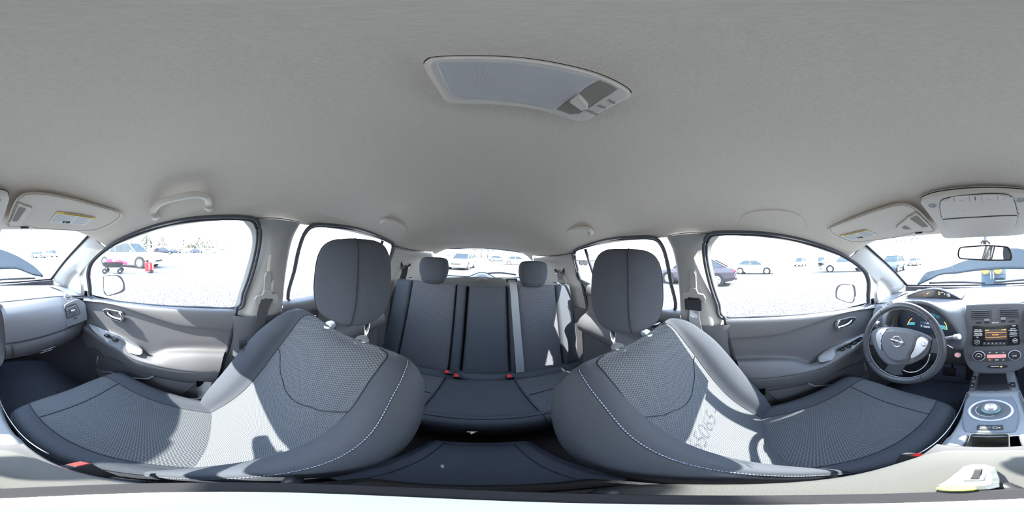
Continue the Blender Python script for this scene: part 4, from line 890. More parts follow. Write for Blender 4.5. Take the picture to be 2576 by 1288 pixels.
# ---- shoulder belts on the centre pillars
def shoulder(s):
    side = 'passenger' if s > 0 else 'driver'
    def X(p): return V((p[0] * s, p[1], p[2]))
    c = X((.628, -.158, -.175)) if s > 0 else X((.612, -.165, -.125))
    b = thing('seat_belt', 'front %s seat belt hanging from its pillar anchor, %s' % (side, 'tongue low by the seat' if s > 0 else 'tongue right under the anchor'), 'seat belt', c)
    inn = V((-s, 0, -.28)).normalized(); up = V((-.22 * s, 0, .975)); fw = V((0, 1, 0))
    ch = X((.600, -.168, -.09)) if s > 0 else X((.598, -.172, -.06))
    plate('channel', [ch + fw * (a * .014) + up * (b_ * .075) + inn * 0 for a, b_ in ((-1, -1), (1, -1), (1, .8), (.6, 1), (-.6, 1), (-1, .8))], inn, .002, M_BEIGE, b)
    plate('height_adjuster', [c + fw * (a * .013) + up * (z) for a, z in ((-1, .01), (1, .01), (1, .085), (.6, .1), (-.6, .1), (-1, .085))], inn, .018, M_PILLAR, b, bev=.005)
    an = [(-.040, .006), (-.048, -.010), (-.044, -.030), (-.030, -.034), (-.026, -.02), (-.024, -.008), (.024, -.008), (.026, -.02), (.030, -.034), (.044, -.030), (.048, -.010), (.040, .006), (.02, .010), (.012, .03), (-.012, .03), (-.02, .010)]
    plate('anchor_loop', [c + fw * a + up * z + inn * .016 for a, z in an], inn, .008, M_PILLAR, b, bev=.002)
    if s > 0:
        p = [c + inn * .024 + up * -.006, c + V((-.012, .012, -.06)), c + V((-.03, .035, -.14)), c + V((-.045, .065, -.205)), c + V((-.06, .085, -.235))]
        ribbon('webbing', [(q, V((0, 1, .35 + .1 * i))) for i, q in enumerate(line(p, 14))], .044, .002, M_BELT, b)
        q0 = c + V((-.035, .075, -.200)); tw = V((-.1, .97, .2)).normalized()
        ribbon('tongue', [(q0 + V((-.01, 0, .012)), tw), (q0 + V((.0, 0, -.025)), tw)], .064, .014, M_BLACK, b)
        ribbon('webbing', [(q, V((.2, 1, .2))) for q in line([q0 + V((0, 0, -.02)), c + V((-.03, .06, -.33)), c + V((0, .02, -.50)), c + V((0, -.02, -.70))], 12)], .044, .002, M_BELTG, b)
    else:
        q0 = c + inn * .026 + up * -.035
        ribbon('tongue_cover', [(q0 + up * .020, fw), (q0 - up * .026, fw)], .066, .016, M_BLACK, b)
        ribbon('tongue', [(q0 - up * .026 + inn * .004, fw), (q0 - up * .060 + inn * .006, fw)], .030, .003, M_CHROME, b)
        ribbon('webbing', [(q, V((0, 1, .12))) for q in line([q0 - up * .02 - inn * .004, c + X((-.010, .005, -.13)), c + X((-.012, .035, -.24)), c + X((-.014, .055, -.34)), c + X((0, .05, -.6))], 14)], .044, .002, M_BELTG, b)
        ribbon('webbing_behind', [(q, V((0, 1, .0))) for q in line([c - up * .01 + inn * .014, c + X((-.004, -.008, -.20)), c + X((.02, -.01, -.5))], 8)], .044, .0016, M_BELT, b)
        cyl('button_stop', c + X((-.018, .035, -.235)), (-s, 0, 0), .006, .005, M_SATIN, b, seg=16)
shoulder(1); shoulder(-1)

# ================================================================== REAR BENCH
rs = thing('rear_bench', 'dark cloth rear bench with patterned outer seats and plain centre section', 'rear seat', (0, -.75, -.95))
def bq_(x0, x1, xb0=None, xb1=None, dy=0, zt=-.188):  # backrest quad for x-range (viewed from the front: left = +x)
    xb0 = x0 if xb0 is None else xb0; xb1 = x1 if xb1 is None else xb1
    return [V((x1, -1.045 + dy, zt)), V((x0, -1.045 + dy, zt)), V((xb0, -.885 + dy, -.775)), V((xb1, -.885 + dy, -.775))]
nb = V((0, .96, .26)).normalized()
for (a, b, c, d_, nm, m, pf) in ((.455, .585, .47, .60, 'side_bolster', M_FAB, .010), (.165, .455, .165, .47, 'patterned_panel', M_WAVER, .004), (.100, .165, .100, .165, 'inner_strip', M_FAB, .004),
                             (-.150, .088, -.165, .095, 'centre_panel', M_FAB, .008), (-.205, -.150, -.222, -.165, 'inner_strip', M_FAB, .003), (-.475, -.205, -.475, -.222, 'patterned_panel', M_WAVER, .004), (-.60, -.475, -.615, -.475, 'side_bolster', M_FAB, .010)):
    pad(nm, bq_(a, b, c, d_), .055, m, rs, rad=.022 if nm != 'patterned_panel' else .010, puff=pf, n=nb)
fcz = lambda xs, z, y: tube('panel_seam', line([(x, y, zz) for x, zz in zip(xs, z)], 14), .0028, M_FABD, rs, n=5)
for sgn, x0, x1 in ((1, .18, .455), (-1, .22, .475)):
    tube('panel_seam', line([(sgn * (x0 + (x1 - x0) * t), -.955 + .006 * math.sin(math.pi * t) + .0, -.345 - .02 * math.sin(math.pi * t)) for t in (0, .25, .5, .75, 1)], 14), .0026, M_FABD, rs, n=5)
surf('shell', [[V((-.60, -1.04, -.200)), V((0, -1.04, -.200)), V((.60, -1.04, -.200))], [V((-.60, -1.085, -.203)), V((0, -1.085, -.203)), V((.60, -1.085, -.203))], [V((-.60, -1.10, -.26)), V((0, -1.10, -.26)), V((.60, -1.10, -.26))], [V((-.60, -.99, -.62)), V((0, -.99, -.62)), V((.60, -.99, -.62))], [V((-.60, -.93, -.80)), V((0, -.93, -.80)), V((.60, -.93, -.80))]], M_FABD, rs, nu=8, nv=10)
# cushion sections
def cq(x0, x1, f0=None, f1=None, yb=-.80, yf_=-.475, zb=-.775, zf=-.745):
    f0 = x0 if f0 is None else f0; f1 = x1 if f1 is None else f1
    return [V((x0, yb, zb)), V((x1, yb, zb)), V((f1, yf_, zf)), V((f0, yf_, zf))]
nc = V((0, 0, 1))
pad('cushion_panel', cq(.165, .56, .185, .56), .02, M_WAVER, rs, rad=.018, puff=.006, n=nc)
pad('cushion_panel', cq(-.56, -.175, -.56, -.195), .02, M_WAVER, rs, rad=.018, puff=.006, n=nc)
pad('cushion_centre', cq(-.175, .165, -.195, .185), .022, M_FABD if False else M_FAB, rs, rad=.02, puff=.008, n=nc)
pad('rear_lip', cq(-.60, .60, yb=-.895, yf_=-.795, zb=-.765, zf=-.775), .03, M_FAB, rs, rad=.03, puff=.0, n=nc)
for sg in (1, -1):
    a, b_ = (.19, .54) if sg > 0 else (.20, .54)
    tube('panel_seam', line([(sg * (a + (b_ - a) * t), -.62 - .02 * math.sin(math.pi * t), -.7335) for t in (0, .25, .5, .75, 1)], 12), .0026, M_FABD, rs, n=5)
    pad('cushion_side', [V((sg * .56, -.80, -.775)), V((sg * .63, -.80, -.775)), V((sg * .63, -.46, -.75)), V((sg * .56, -.475, -.745))][::1 if sg > 0 else 1], .03, M_FAB, rs, rad=.02, n=nc)
surf('front_roll', [[V((x, -.49, -.728)) for x in (-.63, -.3, 0, .3, .63)], [V((x, -.465, -.730)) for x in (-.63, -.3, 0, .3, .63)], [V((x, -.440, -.745)) for x in (-.63, -.3, 0, .3, .63)], [V((x, -.432, -.79)) for x in (-.63, -.3, 0, .3, .63)], [V((x, -.455, -.86)) for x in (-.63, -.3, 0, .3, .63)], [V((x, -.50, -.99)) for x in (-.63, -.3, 0, .3, .63)]], M_FAB, rs, nu=30, nv=24)
tube('front_seam', line([(-.60, -.47, -.7265), (-.235, -.467, -.7270), (0, -.466, -.7275), (.225, -.467, -.7270), (.60, -.47, -.7265)], 20), .002, M_FABD, rs, n=5)
for x in (-.195, .185): tube('front_seam', line([(x, -.466, -.7275), (x, -.44, -.742), (x, -.431, -.79)], 8), .002, M_FABD, rs, n=5)
for i, (u, v) in enumerate(((741, 211), (1610, 200), (2155, 152))):
    p = P(960 + u / 4.77, 860 + v / 4.77, y=-.90); cyl('anchor_button', p + V((0, .03, 0)), nb, .006, .006, M_BLACK, rs, seg=14)
for s, x, lb in ((1, .318, 'rear head restraint on the passenger side of the rear bench'), (-1, -.322, 'rear head restraint on the driver side of the rear bench')):
    h = thing('head_restraint', lb, 'head restraint', (x, -1.02, -.11))
    hr = []
    for z, hw, dp in ((-.186, .040, .03), (-.184, .056, .045), (-.172, .072, .055), (-.13, .090, .062), (-.085, .096, .062), (-.045, .090, .058), (-.026, .074, .045), (-.020, .04, .025)):
        hr.append([V((x + hw * math.copysign(abs(math.cos(a)) ** .6, math.cos(a)), -1.02 + dp * math.copysign(abs(math.sin(a)) ** .75, math.sin(a)), z)) for a in [i * math.pi / 18 for i in range(36)]])
    c_ = [line([l[i] for l in hr], 22) for i in range(36)]
    loft('cushion', [[c_[i][j] for i in range(36)] for j in range(22)], M_FAB, h, cap0=True, cap1=True)
    for dx in (-.045, .045): tube('post', [(x + dx, -1.03, -.215), (x + dx, -1.02, -.18)], .006, M_CHROME, h, n=10)
    tube('seam', [(x + .085 * math.cos(a), -1.02 + .062 * math.sin(a) * 1.0, -.165) for a in [R(20 + i * 14) for i in range(11)]], .0016, M_FABD, h, n=5)
# rear belts
def cyl2(a, b, r, m, par, name='rod'): return tube(name, [a, b], r, m, par, n=12)
mb = thing('seat_belt', 'grey rear centre belt running down the rear backrest', 'seat belt', (-.19, -1.0, -.2))
ribbon('webbing', [(p, V((1, 0, 0))) for p in line([(-.182, -1.10, -.165), (-.184, -1.045, -.150), (-.187, -.985, -.185), (-.193, -.93, -.32), (-.208, -.855, -.60), (-.214, -.83, -.73)], 24)], .045, .003, M_BELTG, mb)
box('belt_guide', (-.183, -1.055, -.150), (.075, .035, .022), M_BLACK, mb); tube('guide_loop', [(-.215, -1.05, -.165), (-.212, -1.04, -.138), (-.15, -1.04, -.138), (-.147, -1.05, -.165)], .005, M_SATIN, mb)
for s in (1, -1):
    side = 'passenger' if s > 0 else 'driver'; g = V((s * .606, -1.15, -.10))
    b = thing('seat_belt', 'rear outer seat belt from the slot in the %s rear pillar' % side, 'seat belt', g)
    inn = V((-s, .45, 0)).normalized()
    tube('belt_slot', line([g + V((s * .012, .035, .035)), g + V((-s * .004, .01, -.008)), g + V((-s * .022, -.035, -.008)), g + V((-s * .03, -.06, .01))], 12), .010, M_BLACK, b)
    tube('slot_bezel', line([g + V((s * .010, .030, .018)), g + V((-s * .010, .01, -.020)), g + V((-s * .030, -.04, -.018))], 12), .005, M_SATIN, b)
    pth = [g + V((-s * .018, .0, -.005)), g + V((-s * .02, .05, -.10)), g + V((s * .0, .13, -.22)), g + V((s * .005, .24, -.48)), g + V((0, .27, -.66))]
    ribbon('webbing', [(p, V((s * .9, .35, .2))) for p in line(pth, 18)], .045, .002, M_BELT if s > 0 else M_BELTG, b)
    if s < 0:
        q = pth[0].lerp(pth[1], .75) + V((.004, .006, 0)); ribbon('tongue', [(q + V((0, -.01, .012)), V((-.9, .35, .2))), (q + V((0, .01, -.014)), V((-.9, .35, .2)))], .058, .010, M_SATIN, b)
        box('latch_plate', q + V((.0, .01, -.03)), (.028, .006, .026), M_SATIN, b)
    k = thing('lock_knob', 'small black backrest release knob on the %s end of the rear bench' % side, 'knob', (s * .50, -1.06, -.19)); cyl2(V((s * .50, -1.06, -.20)), V((s * .50, -1.055, -.175)), .004, M_SATIN, k, 'stem'); cyl('cap', (s * .50, -1.055, -.178), (0, 0, 1), .010, .007, M_BLACK, k, seg=18)
for u, v, lb in ((1128, 936, 'red button rear buckle on the passenger side, left of the pair'), (1152, 945, 'red button rear centre buckle, right of the pair beside the other'), (1285, 946, 'red button rear buckle standing alone on the driver side')):
    buckle(P(u, v, z=-.715), (.0, .55, .83), 1, lb, 1.15)

# ================================================================== ROOF FITTINGS
def QV(u, v, off):      # point under the sloping, side-curved front of the lining
    d = D(u, v); y = .5
    for _ in range(40):
        q = CAMP + d * (y / d.y); t = min(1, abs(q.x) / .60)
        zs = .152 - .29 * (q.y - .5) - .115 * (.25 * t * t + .75 * t ** 5) - off
        y += .45 * (zs - q.z) / (d.z / d.y + .29)
    return CAMP + d * (y / d.y)
def visor(s, out, q0, slope, lb, lab4, van):
    n = V((-.10 * s, -slope, -1)).normalized()
    v = thing('sun_visor', lb, 'sun visor', V((s * .38, .5, .13)))
    cu_ = sum(p[0] for p in out) / len(out); cv_ = sum(p[1] for p in out) / len(out)
    o2 = [(p.x, p.y) for p in rline([V((x, y, 0)) for x, y in out], 90)]
    def ring(k, off): return [QV(cu_ + (x - cu_) * k, cv_ + (y - cv_) * k, off) for x, y in o2]
    R1 = ring(1, .022); mz = V((0, 0, 1))
    b = loft('padded_body', [[p + mz * .004 for p in ring(.93, .022)], [p + mz * .004 for p in ring(.985, .022)], R1, ring(.995, .027), ring(.98, .030), ring(.93, .0315), ring(.8, .032), ring(.6, .032), ring(.4, .032), ring(.2, .032), ring(.03, .032)], M_HEAD, v, cap1=True, cap0=True)
    tube('edge_seam', ring(.95, .0322), .0007, M_SEAMB, b, closed=True, n=4)
    q = [QV(u, w_, .0335) for u, w_ in lab4]; n = (q[1] - q[0]).cross(q[3] - q[0]).normalized(); n = n if n.z < 0 else -n
    lbp = plate('warning_label', q, n, .0006, M_WHITE, v, bev=.0002)
    tl, tr_, br, bl = [p + n * .0009 for p in q]; lp_ = lambda x, y: (tl * (1 - x) + tr_ * x) * (1 - y) + (bl * (1 - x) + br * x) * y
    plate('yellow_band', [lp_(0, 0), lp_(1, 0), lp_(1, .15), lp_(0, .15)], n, .0003, M_YEL, lbp, bev=.0001)
    rt = (tr_ - tl).normalized(); up = (tl - bl).normalized(); wd = (tr_ - tl).length
    text('warning_text', 'WARNING', lp_(.35, .075) + n * .0006, rt, up, wd * .075, M_INK, lbp, ext=.0001); text('warning_text', 'AVERTISSEMENT', lp_(.72, .075) + n * .0006, rt, up, wd * .06, M_INK, lbp, ext=.0001)
    for col, (x0, x1) in enumerate(((.04, .52), (.57, .96))):
        for i in range(9):
            y = .24 + i * .082; x1_ = x1 - (.1 if i % 3 == 2 else 0)
            if col == 0 and i > 6: x1_ = .26
            ribbon('text_line', [(lp_(x0, y), up), (lp_(x1_, y), up)], .0012, .0002, M_GREYINK, lbp)
    for x in (.33, .41, .47): plate('pictogram', [lp_(x, .72), lp_(x + .05, .76), lp_(x + .055, .96), lp_(x - .005, .92)], n, .0003, M_INK, lbp, bev=.0001)
    vo, slots = van
    g = plate('vanity_cover', rline([QV(u, w_, .031) for u, w_ in vo], 50), n, .007, M_BEIGE, v, bev=.003)
    tube('cover_edge', rline([QV(u, w_, .0335) for u, w_ in vo], 60), .0010, M_SEAMB, g, closed=True, n=4)
    for sl in slots:
        qq = [QV(u, w_, .0385) for u, w_ in sl]; plate('recess', quadpts(qq, 0, 0, 1, 1, .15), n, .0004, M_SEAMB, g); tube('recess_rim', quadpts(qq, 0, 0, 1, 1, .15), .0014, M_BEIGE, g, closed=True, n=6)
    a, b2 = ((QV(52, 571.5, .026), QV(72, 571, .026)) if s > 0 else (QV(2302, 585, .026), QV(2320, 584, .026)))
    tube('pivot_clip', [a, b2], .005, M_FABD, v)
    return v
def v8(x, y): return (x / 7.576, 460 + y / 7.576)
def v7(x, y): return (2060 + x / 8.05, 480 + y / 8.05)
visor(1, [v8(*p) for p in ((100, 800), (150, 680), (200, 520), (290, 330), (390, 240), (500, 200), (700, 190), (1000, 225), (1500, 330), (1900, 440), (2200, 520), (2320, 570), (2345, 620), (2310, 680), (2150, 790), (1950, 880), (1830, 910), (1650, 915), (1560, 928), (1200, 905), (700, 875), (570, 845), (470, 830), (360, 842), (200, 852), (130, 840))],
      None, .30, 'sun visor folded up on the passenger side with a slim vertical clip', [v8(*p) for p in ((1090, 545), (1830, 660), (1620, 812), (935, 745))],
      ([v8(*p) for p in ((345, 380), (370, 370), (460, 415), (560, 435), (600, 470), (580, 510), (400, 770), (350, 800), (250, 800), (165, 755), (160, 735), (210, 690), (290, 520))], [[v8(*p) for p in ((360, 440), (520, 480), (330, 740), (215, 735))]]))
visor(-1, [v7(*p) for p in ((165, 790), (200, 745), (400, 660), (900, 475), (1300, 345), (1600, 272), (1800, 275), (1950, 345), (2100, 465), (2300, 680), (2375, 780), (2360, 820), (2300, 840), (2150, 838), (2090, 825), (1980, 838), (1900, 870), (1500, 960), (900, 1035), (700, 1045), (600, 1040), (400, 960), (220, 870))],
      None, .30, 'sun visor folded up on the driver side with a wide vanity cover', [v7(*p) for p in ((410, 910), (965, 780), (1185, 890), (650, 1005))],
      ([v7(*p) for p in ((1570, 720), (1640, 650), (1740, 585), (1790, 520), (1890, 480), (1970, 430), (2120, 560), (2290, 740), (2220, 780), (2100, 795), (1950, 800), (1720, 825), (1620, 800), (1575, 760))],
       [[v7(*p) for p in ((1820, 560), (1985, 478), (2230, 725), (2100, 745))], [v7(*p) for p in ((1665, 735), (1750, 690), (1885, 778), (1730, 782))]]))
# overhead console
oc = thing('overhead_console', 'beige overhead console with map lamps, buttons and holder lid', 'overhead console', (0, .5, .14))
on_ = V((0, -.24, -.97)).normalized(); o0 = V((0, .50, .130))
def co(x, y, o=0): return Q(2280 + x / 6.439, 460 + y / 6.439, o0 + on_ * o, on_)
opx = [(2318, 497), (2327, 489), (2358, 479), (2420, 471), (2482, 468), (2545, 470), (2576, 473), (2591, 477), (2597, 486), (2594, 500), (2584, 540), (2577, 572), (2566, 581), (2480, 585), (2400, 589), (2380, 589), (2370, 583), (2350, 545), (2330, 515)]
op = rline([Q(u, v, o0 - on_ * .012, on_) for u, v in opx], 80)
plate('housing', op, on_, .022, M_BEIGE, oc, bev=.007); tube('outline_gap', [p + on_ * .004 for p in op], .0018, M_FABD, oc, closed=True, n=5)
bp = [(545, 330), (565, 290), (640, 250), (900, 205), (1300, 176), (1600, 182), (1680, 212), (1750, 300), (1795, 480), (1780, 500), (1200, 530), (620, 565), (575, 550), (548, 430)]
bpp = plate('button_panel', rline([co(x, y, .0105) for x, y in bp], 60), on_, .002, M_BEIGE, oc)
tube('panel_gap', rline([co(x, y, .011) for x, y in bp], 60), .0011, M_FABD, oc, closed=True, n=4)
xs = [560, 770, 1018, 1216, 1470, 1735]
for i in range(5):
    a, b = xs[i] + 8, xs[i + 1] - 8; t0 = lambda x: 178 + abs(x - 1350) ** 1.6 * .0012 + (max(0, 700 - x)) * .45 + max(0, x - 1640) * .4
    bt = plate('console_button', [co(a, t0(a) + 8, .0125), co(b, t0(b) + 8, .0125), co(b + 12, 285 + (1400 - b) * .03, .0125), co(a + 12, 300 + (1216 - a) * .06, .0125)], on_, .002, M_BEIGE, bpp)
    cxx = (a + b) / 2
    if i == 2: plate('slot', [co(1103, 222, .0147), co(1118, 222, .0147), co(1125, 280, .0147), co(1110, 280, .0147)], on_, .0004, M_BLACK, bt, bev=.0001)
    else: tube('button_mark', [co(cxx - 30, 268 + (3 - i) * 8, .0147), co(cxx, 276 + (3 - i) * 8, .0147), co(cxx + 30, 266 + (3 - i) * 8, .0147)], .0011, M_WHITE, bt, n=4)
for x, y in ((765, 460), (938, 446)): torus('microphone_hole', co(x, y, .0128), on_, .0016, .0006, M_WHITE, bpp, seg=14, tn=4); cyl('hole', co(x, y, .0125), on_, .0014, .0006, M_BLACK, bpp, seg=12)
hl = [(590, 592), (1200, 552), (1790, 526), (1798, 560), (1762, 715), (1735, 738), (1200, 756), (722, 774), (650, 690)]
hp_ = plate('holder_lid', [co(x, y, .0105) for x, y in hl], on_, .003, M_BEIGE, oc); tube('panel_gap', [co(x, y, .011) for x, y in hl], .0013, M_FABD, oc, closed=True, n=4)
for x, y in ((425, 362), (1852, 272)):
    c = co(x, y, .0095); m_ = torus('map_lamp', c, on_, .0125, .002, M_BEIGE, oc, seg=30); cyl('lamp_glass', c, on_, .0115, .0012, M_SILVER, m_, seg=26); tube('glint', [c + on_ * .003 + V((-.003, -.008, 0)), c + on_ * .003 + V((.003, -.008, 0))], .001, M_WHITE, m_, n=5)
# interior mirror
mn = V((-.293, -.955, -.05)).normalized(); m0 = V((-.03, .70, .014))
im = thing('rear_view_mirror', 'rear view mirror in a black frame on the windscreen', 'mirror', m0)
mo = [(1500, 450), (1512, 380), (1560, 338), (1750, 322), (1960, 310), (2250, 330), (2320, 348), (2358, 420), (2372, 490), (2362, 528), (2330, 545), (2000, 547), (1700, 532), (1550, 520), (1506, 490)]
mp = rline([Q(2180 + x / 6.505, 570 + y / 6.505, m0, mn) for x, y in mo], 70)
plate('casing', [p for p in mp], -mn, .022, M_BLACK, im, bev=.008); tube('frame', [p + mn * .001 for p in mp], .0035, M_BLACK, im, closed=True, n=8)
mc = sum(mp, V()) / 70; plate('mirror_surface', [mc + (p - mc) * .955 + mn * .0022 for p in mp], mn, .0003, M_MIRROR, im, bev=.0001)
tube('stem', [P(2479, 583, y=.745), P(2478, 598, y=.745), P(2477, 610, y=.735), mc - mn * .02], .009, M_SILVER, im); tube('bracket', [P(2467, 613, y=.725), P(2472, 606, y=.725), P(2483, 606, y=.725), P(2491, 614, y=.725)], .005, M_SILVER, im)
# room lamp
lamp = thing('room_lamp', 'beige ceiling room lamp with ribbed clear lens and slide switch', 'ceiling lamp', (0, -.1, .24))
ln0 = V((0, -.12, .2325)); lnn = V((0, .03, -1)).normalized()
def cl6(x, y, o=0): return Q(1040 + x / 4.441, 120 + y / 4.441, ln0 + lnn * o, lnn)
lo_ = [(125, 165), (160, 125), (250, 100), (700, 88), (1200, 110), (1700, 190), (2100, 300), (2350, 420), (2425, 480), (2420, 520), (2380, 550), (2050, 720), (1920, 785), (1800, 790), (1650, 740), (1300, 650), (900, 612), (480, 602), (400, 585), (330, 530), (200, 330), (140, 220)]
plate('bezel', rline([cl6(x, y, -.006) for x, y in lo_], 80), lnn, .010, M_BEIGE, lamp, bev=.004)
tube('outline_gap', rline([cl6(x, y, -.0005) for x, y in lo_], 90), .0006, M_FABD, lamp, closed=True, n=5)
le = [(245, 170), (300, 150), (700, 147), (1200, 177), (1600, 247), (2070, 350), (1830, 520), (1580, 685), (1200, 612), (900, 577), (500, 562), (440, 540), (330, 370)]
lens = plate('lens', [cl6(x, y, .0038) for x, y in le], lnn, .002, M_LENS, lamp)
tl, tr_, br, bl = [cl6(x, y, .0060) for x, y in ((270, 160), (2060, 352), (1575, 680), (460, 555))]
gv = []; gf = []
for k in range(110):
    f = (k + .5) / 110; a, b = tl.lerp(tr_, f), bl.lerp(br, f); d_ = (tr_ - tl).normalized() * .00016
    i = len(gv); gv += [a - d_, a + d_, b + d_, b - d_]; gf.append((i, i + 1, i + 2, i + 3))
for k in range(44):
    f = (k + .5) / 44; a, b = tl.lerp(bl, f), tr_.lerp(br, f); d_ = (bl - tl).normalized() * .00016
    i = len(gv); gv += [a - d_, a + d_, b + d_, b - d_]; gf.append((i, i + 1, i + 2, i + 3))
rb = mesh('lens_ribs', [p + lnn * .0001 for p in gv], gf, mat('lens_rib', (.82, .80, .78), .3), lens, smooth=False); rb['kind'] = 'stuff'
wl = plate('switch_well', [cl6(x, y, .0042) for x, y in ((2090, 365), (2200, 410), (2285, 462), (2200, 520), (2000, 650), (1850, 738), (1750, 745), (1600, 692))], lnn, .0006, M_SEAMB, lamp)
plate('slide_switch', [cl6(x, y, .0045) for x, y in ((1850, 510), (1900, 555), (1955, 615), (1948, 662), (1880, 680), (1820, 640), (1750, 590))], lnn, .009, M_BEIGE, lamp, bev=.003)
for x, y, t in ((2215, 602, 'ON'), (2107, 657, 'OFF'), (1987, 717, 'DOOR')): text('marking', t, cl6(x, y, .0042), (1, 0, 0), (0, -1, 0), .0065, M_SILVER, lamp)
# grab handles
def handle(s, pts, x_, lb, r=.0125):
    def hp(u, v, x):
        return P(u, v, x=x)
    h = thing('grab_handle', lb, 'grab handle', P(*pts[3][:2], x=s * x_[1]), 'roof grab handles' if False else None)
    ps = [hp(u, v, s * (x_[0] + (x_[1] - x_[0]) * w_)) for u, v, w_ in pts]
    tube('grip', line(ps, 36), r, M_BEIGE, h, n=12, ry=r * .8)
    for e, q in ((ps[0], ps[1]), (ps[-1], ps[-2])):
        tube('mount', [e + (e - q).normalized() * .004 + V((s * .014, 0, .014)), e, e.lerp(q, .6)], r * 1.25, M_BEIGE, h, n=10)
def g4(x, y): return (360 + x / 6.44, 460 + y / 6.44)
def g9(x, y): return (900 + x / 4.293, 520 + y / 4.293)
handle(1, [(*g4(200, 545), 0), (*g4(170, 440), .4), (*g4(290, 320), .8), (*g4(550, 240), 1), (*g4(850, 190), 1), (*g4(1020, 230), .8), (*g4(1065, 310), .4), (*g4(1070, 395), 0)], (.530, .450), 'beige grab handle above the front passenger door')
handle(1, [(*g9(245, 195), 0), (*g9(250, 165), .4), (*g9(300, 140), .9), (*g9(390, 155), 1), (*g9(460, 190), 1), (*g9(500, 230), .8), (*g9(492, 260), .4), (*g9(470, 270), 0)], (.530, .455), 'beige grab handle above the rear door on the passenger side', .0115)
handle(-1, [(*g9(2270, 345), 0), (*g9(2240, 310), .4), (*g9(2270, 270), .9), (*g9(2350, 240), 1), (*g9(2430, 228), 1), (*g9(2500, 240), .8), (*g9(2530, 275), .4), (*g9(2500, 300), 0)], (.530, .455), 'beige grab handle above the rear door on the driver side', .0115)

# ================================================================== CAMERA STAND BELOW THE LENS
cs = thing('camera_stand', 'small pale round camera stand with grey clamp and green level vial on the armrest', 'stand', (CX, 0, -.42))
cyl('top_disc', (CX, 0, -.462), (0, 0, 1), .0385, .006, M_DISC, cs, seg=44); cyl('ring', (CX, 0, -.474), (0, 0, 1), .066, .014, M_BLACK, cs, seg=48)
def kz(u, v, z): return P(u, v, z=z)
plate('clamp_arm', [kz(u, v, -.470) for u, v in ((2362, 1222), (2400, 1197), (2425, 1177), (2445, 1171), (2480, 1171), (2505, 1179), (2515, 1205), (2516, 1226), (2490, 1232), (2440, 1234), (2390, 1232))], (0, 0, 1), .016, M_STAND, cs, bev=.008)
plate('slot', [kz(u, v, -.4535) for u, v in ((2452, 1183), (2470, 1182), (2462, 1205), (2440, 1205))], (0, 0, 1), .0012, M_BLACK, cs)
tube('slot_rim', [kz(u, v, -.4535) for u, v in ((2448, 1181), (2476, 1180), (2470, 1208), (2430, 1209))], .0016, M_WHITE, cs, closed=True, n=5)
cyl('level_vial', kz(2408, 1229, -.464), (0, 0, 1), .0085, .010, M_LIME, cs, seg=24)
for a_ in (100, 215, 330): tube('foot', [V((CX + .05 * math.cos(R(a_)), .05 * math.sin(R(a_)), -.468)), V((CX + .085 * math.cos(R(a_)), .085 * math.sin(R(a_)), -.470))], .006, M_BLACK, cs)

# ================================================================== OUTSIDE THE CAR: door mirrors, bonnet
for s in (1, -1):
    o = surf('body_side', [[V((s * x, y, z)) for y in (1.15, .6, 0, -.7, -1.3, -1.7)] for x, z in ((.715, -.275), (.775, -.30), (.83, -.38), (.86, -.55), (.865, -.75), (.84, -.95))], M_BODYW, nu=24, nv=14)
    tag(o, 'white outer body side below the %s windows' % ('passenger' if s > 0 else 'driver'), 'body panel', kind='structure')

def wing(s, house, gl_, nn, p0, lb):
    w_ = thing('door_mirror', lb, 'door mirror', p0)
    H_ = rline([Q(u, v, p0, nn) for u, v in house], 60); cc = sum(H_, V()) / 60
    loft('shell', [H_, [cc + (p - cc) * 1.02 - nn * .03 for p in H_], [cc + (p - cc) * .8 - nn * .09 for p in H_], [cc + (p - cc) * .3 - nn * .12 for p in H_]], M_WHITE, w_, cap1=True)
    plate('rim', H_, nn, .004, M_BLACK, w_); G_ = rline([Q(u, v, p0 + nn * .005, nn) for u, v in gl_], 50)
    plate('mirror_surface', G_, nn, .0004, M_MIRROR, w_, bev=.0001)
    loft('arm', [[V((s * .70, .80 + a * .03, -.275 + b * .022)) for a, b in ((-1, -1), (1, -1), (1, 1), (-1, 1))], [V((s * .86, .80 + a * .03, -.285 + b * .022)) for a, b in ((-1, -1), (1, -1), (1, 1), (-1, 1))]], M_SILVER, w_, smooth=False, cap1=True)
def e1(x, y): return (140 + x / 4.295, 560 + y / 4.295)
def e6(x, y): return (1960 + x / 8.05, 610 + y / 8.05)
wing(1, [e1(*p) for p in ((512, 600), (525, 575), (600, 563), (690, 573), (735, 630), (748, 700), (732, 745), (640, 778), (560, 792), (530, 770), (512, 720))], [e1(*p) for p in ((522, 600), (535, 580), (640, 574), (700, 610), (728, 680), (700, 738), (570, 783), (548, 770), (522, 720))], V((-.40, -.915, .02)).normalized(), V((.93, .74, -.25)), 'door mirror outside the passenger window, pale shell and black rim')
wing(-1, [e6(*p) for p in ((1145, 1090), (1150, 950), (1200, 870), (1290, 838), (1450, 845), (1520, 862), (1545, 920), (1560, 1080), (1520, 1190), (1440, 1225), (1250, 1170), (1170, 1130))], [e6(*p) for p in ((1172, 1080), (1185, 960), (1230, 885), (1300, 857), (1450, 862), (1490, 900), (1515, 1050), (1490, 1185), (1420, 1210), (1260, 1160), (1190, 1120))], V((.42, -.905, .02)).normalized(), V((-.93, .77, -.25)), 'door mirror outside the driver window, reflecting the lot behind')
M_HOOD = mat('bonnet_paint', (.034, .043, .052), 1, spec=0, bump=.3, bscale=60, var=.15)
up_ = [(2308, 714), (2330, 686), (2357, 679), (2388, 671.5), (2410, 662), (2434, 654), (2470, 640), (2510, 630), (2545, 624), (2576, 627), (2605, 637), (2634, 652), (2663, 671), (2684, 692)]
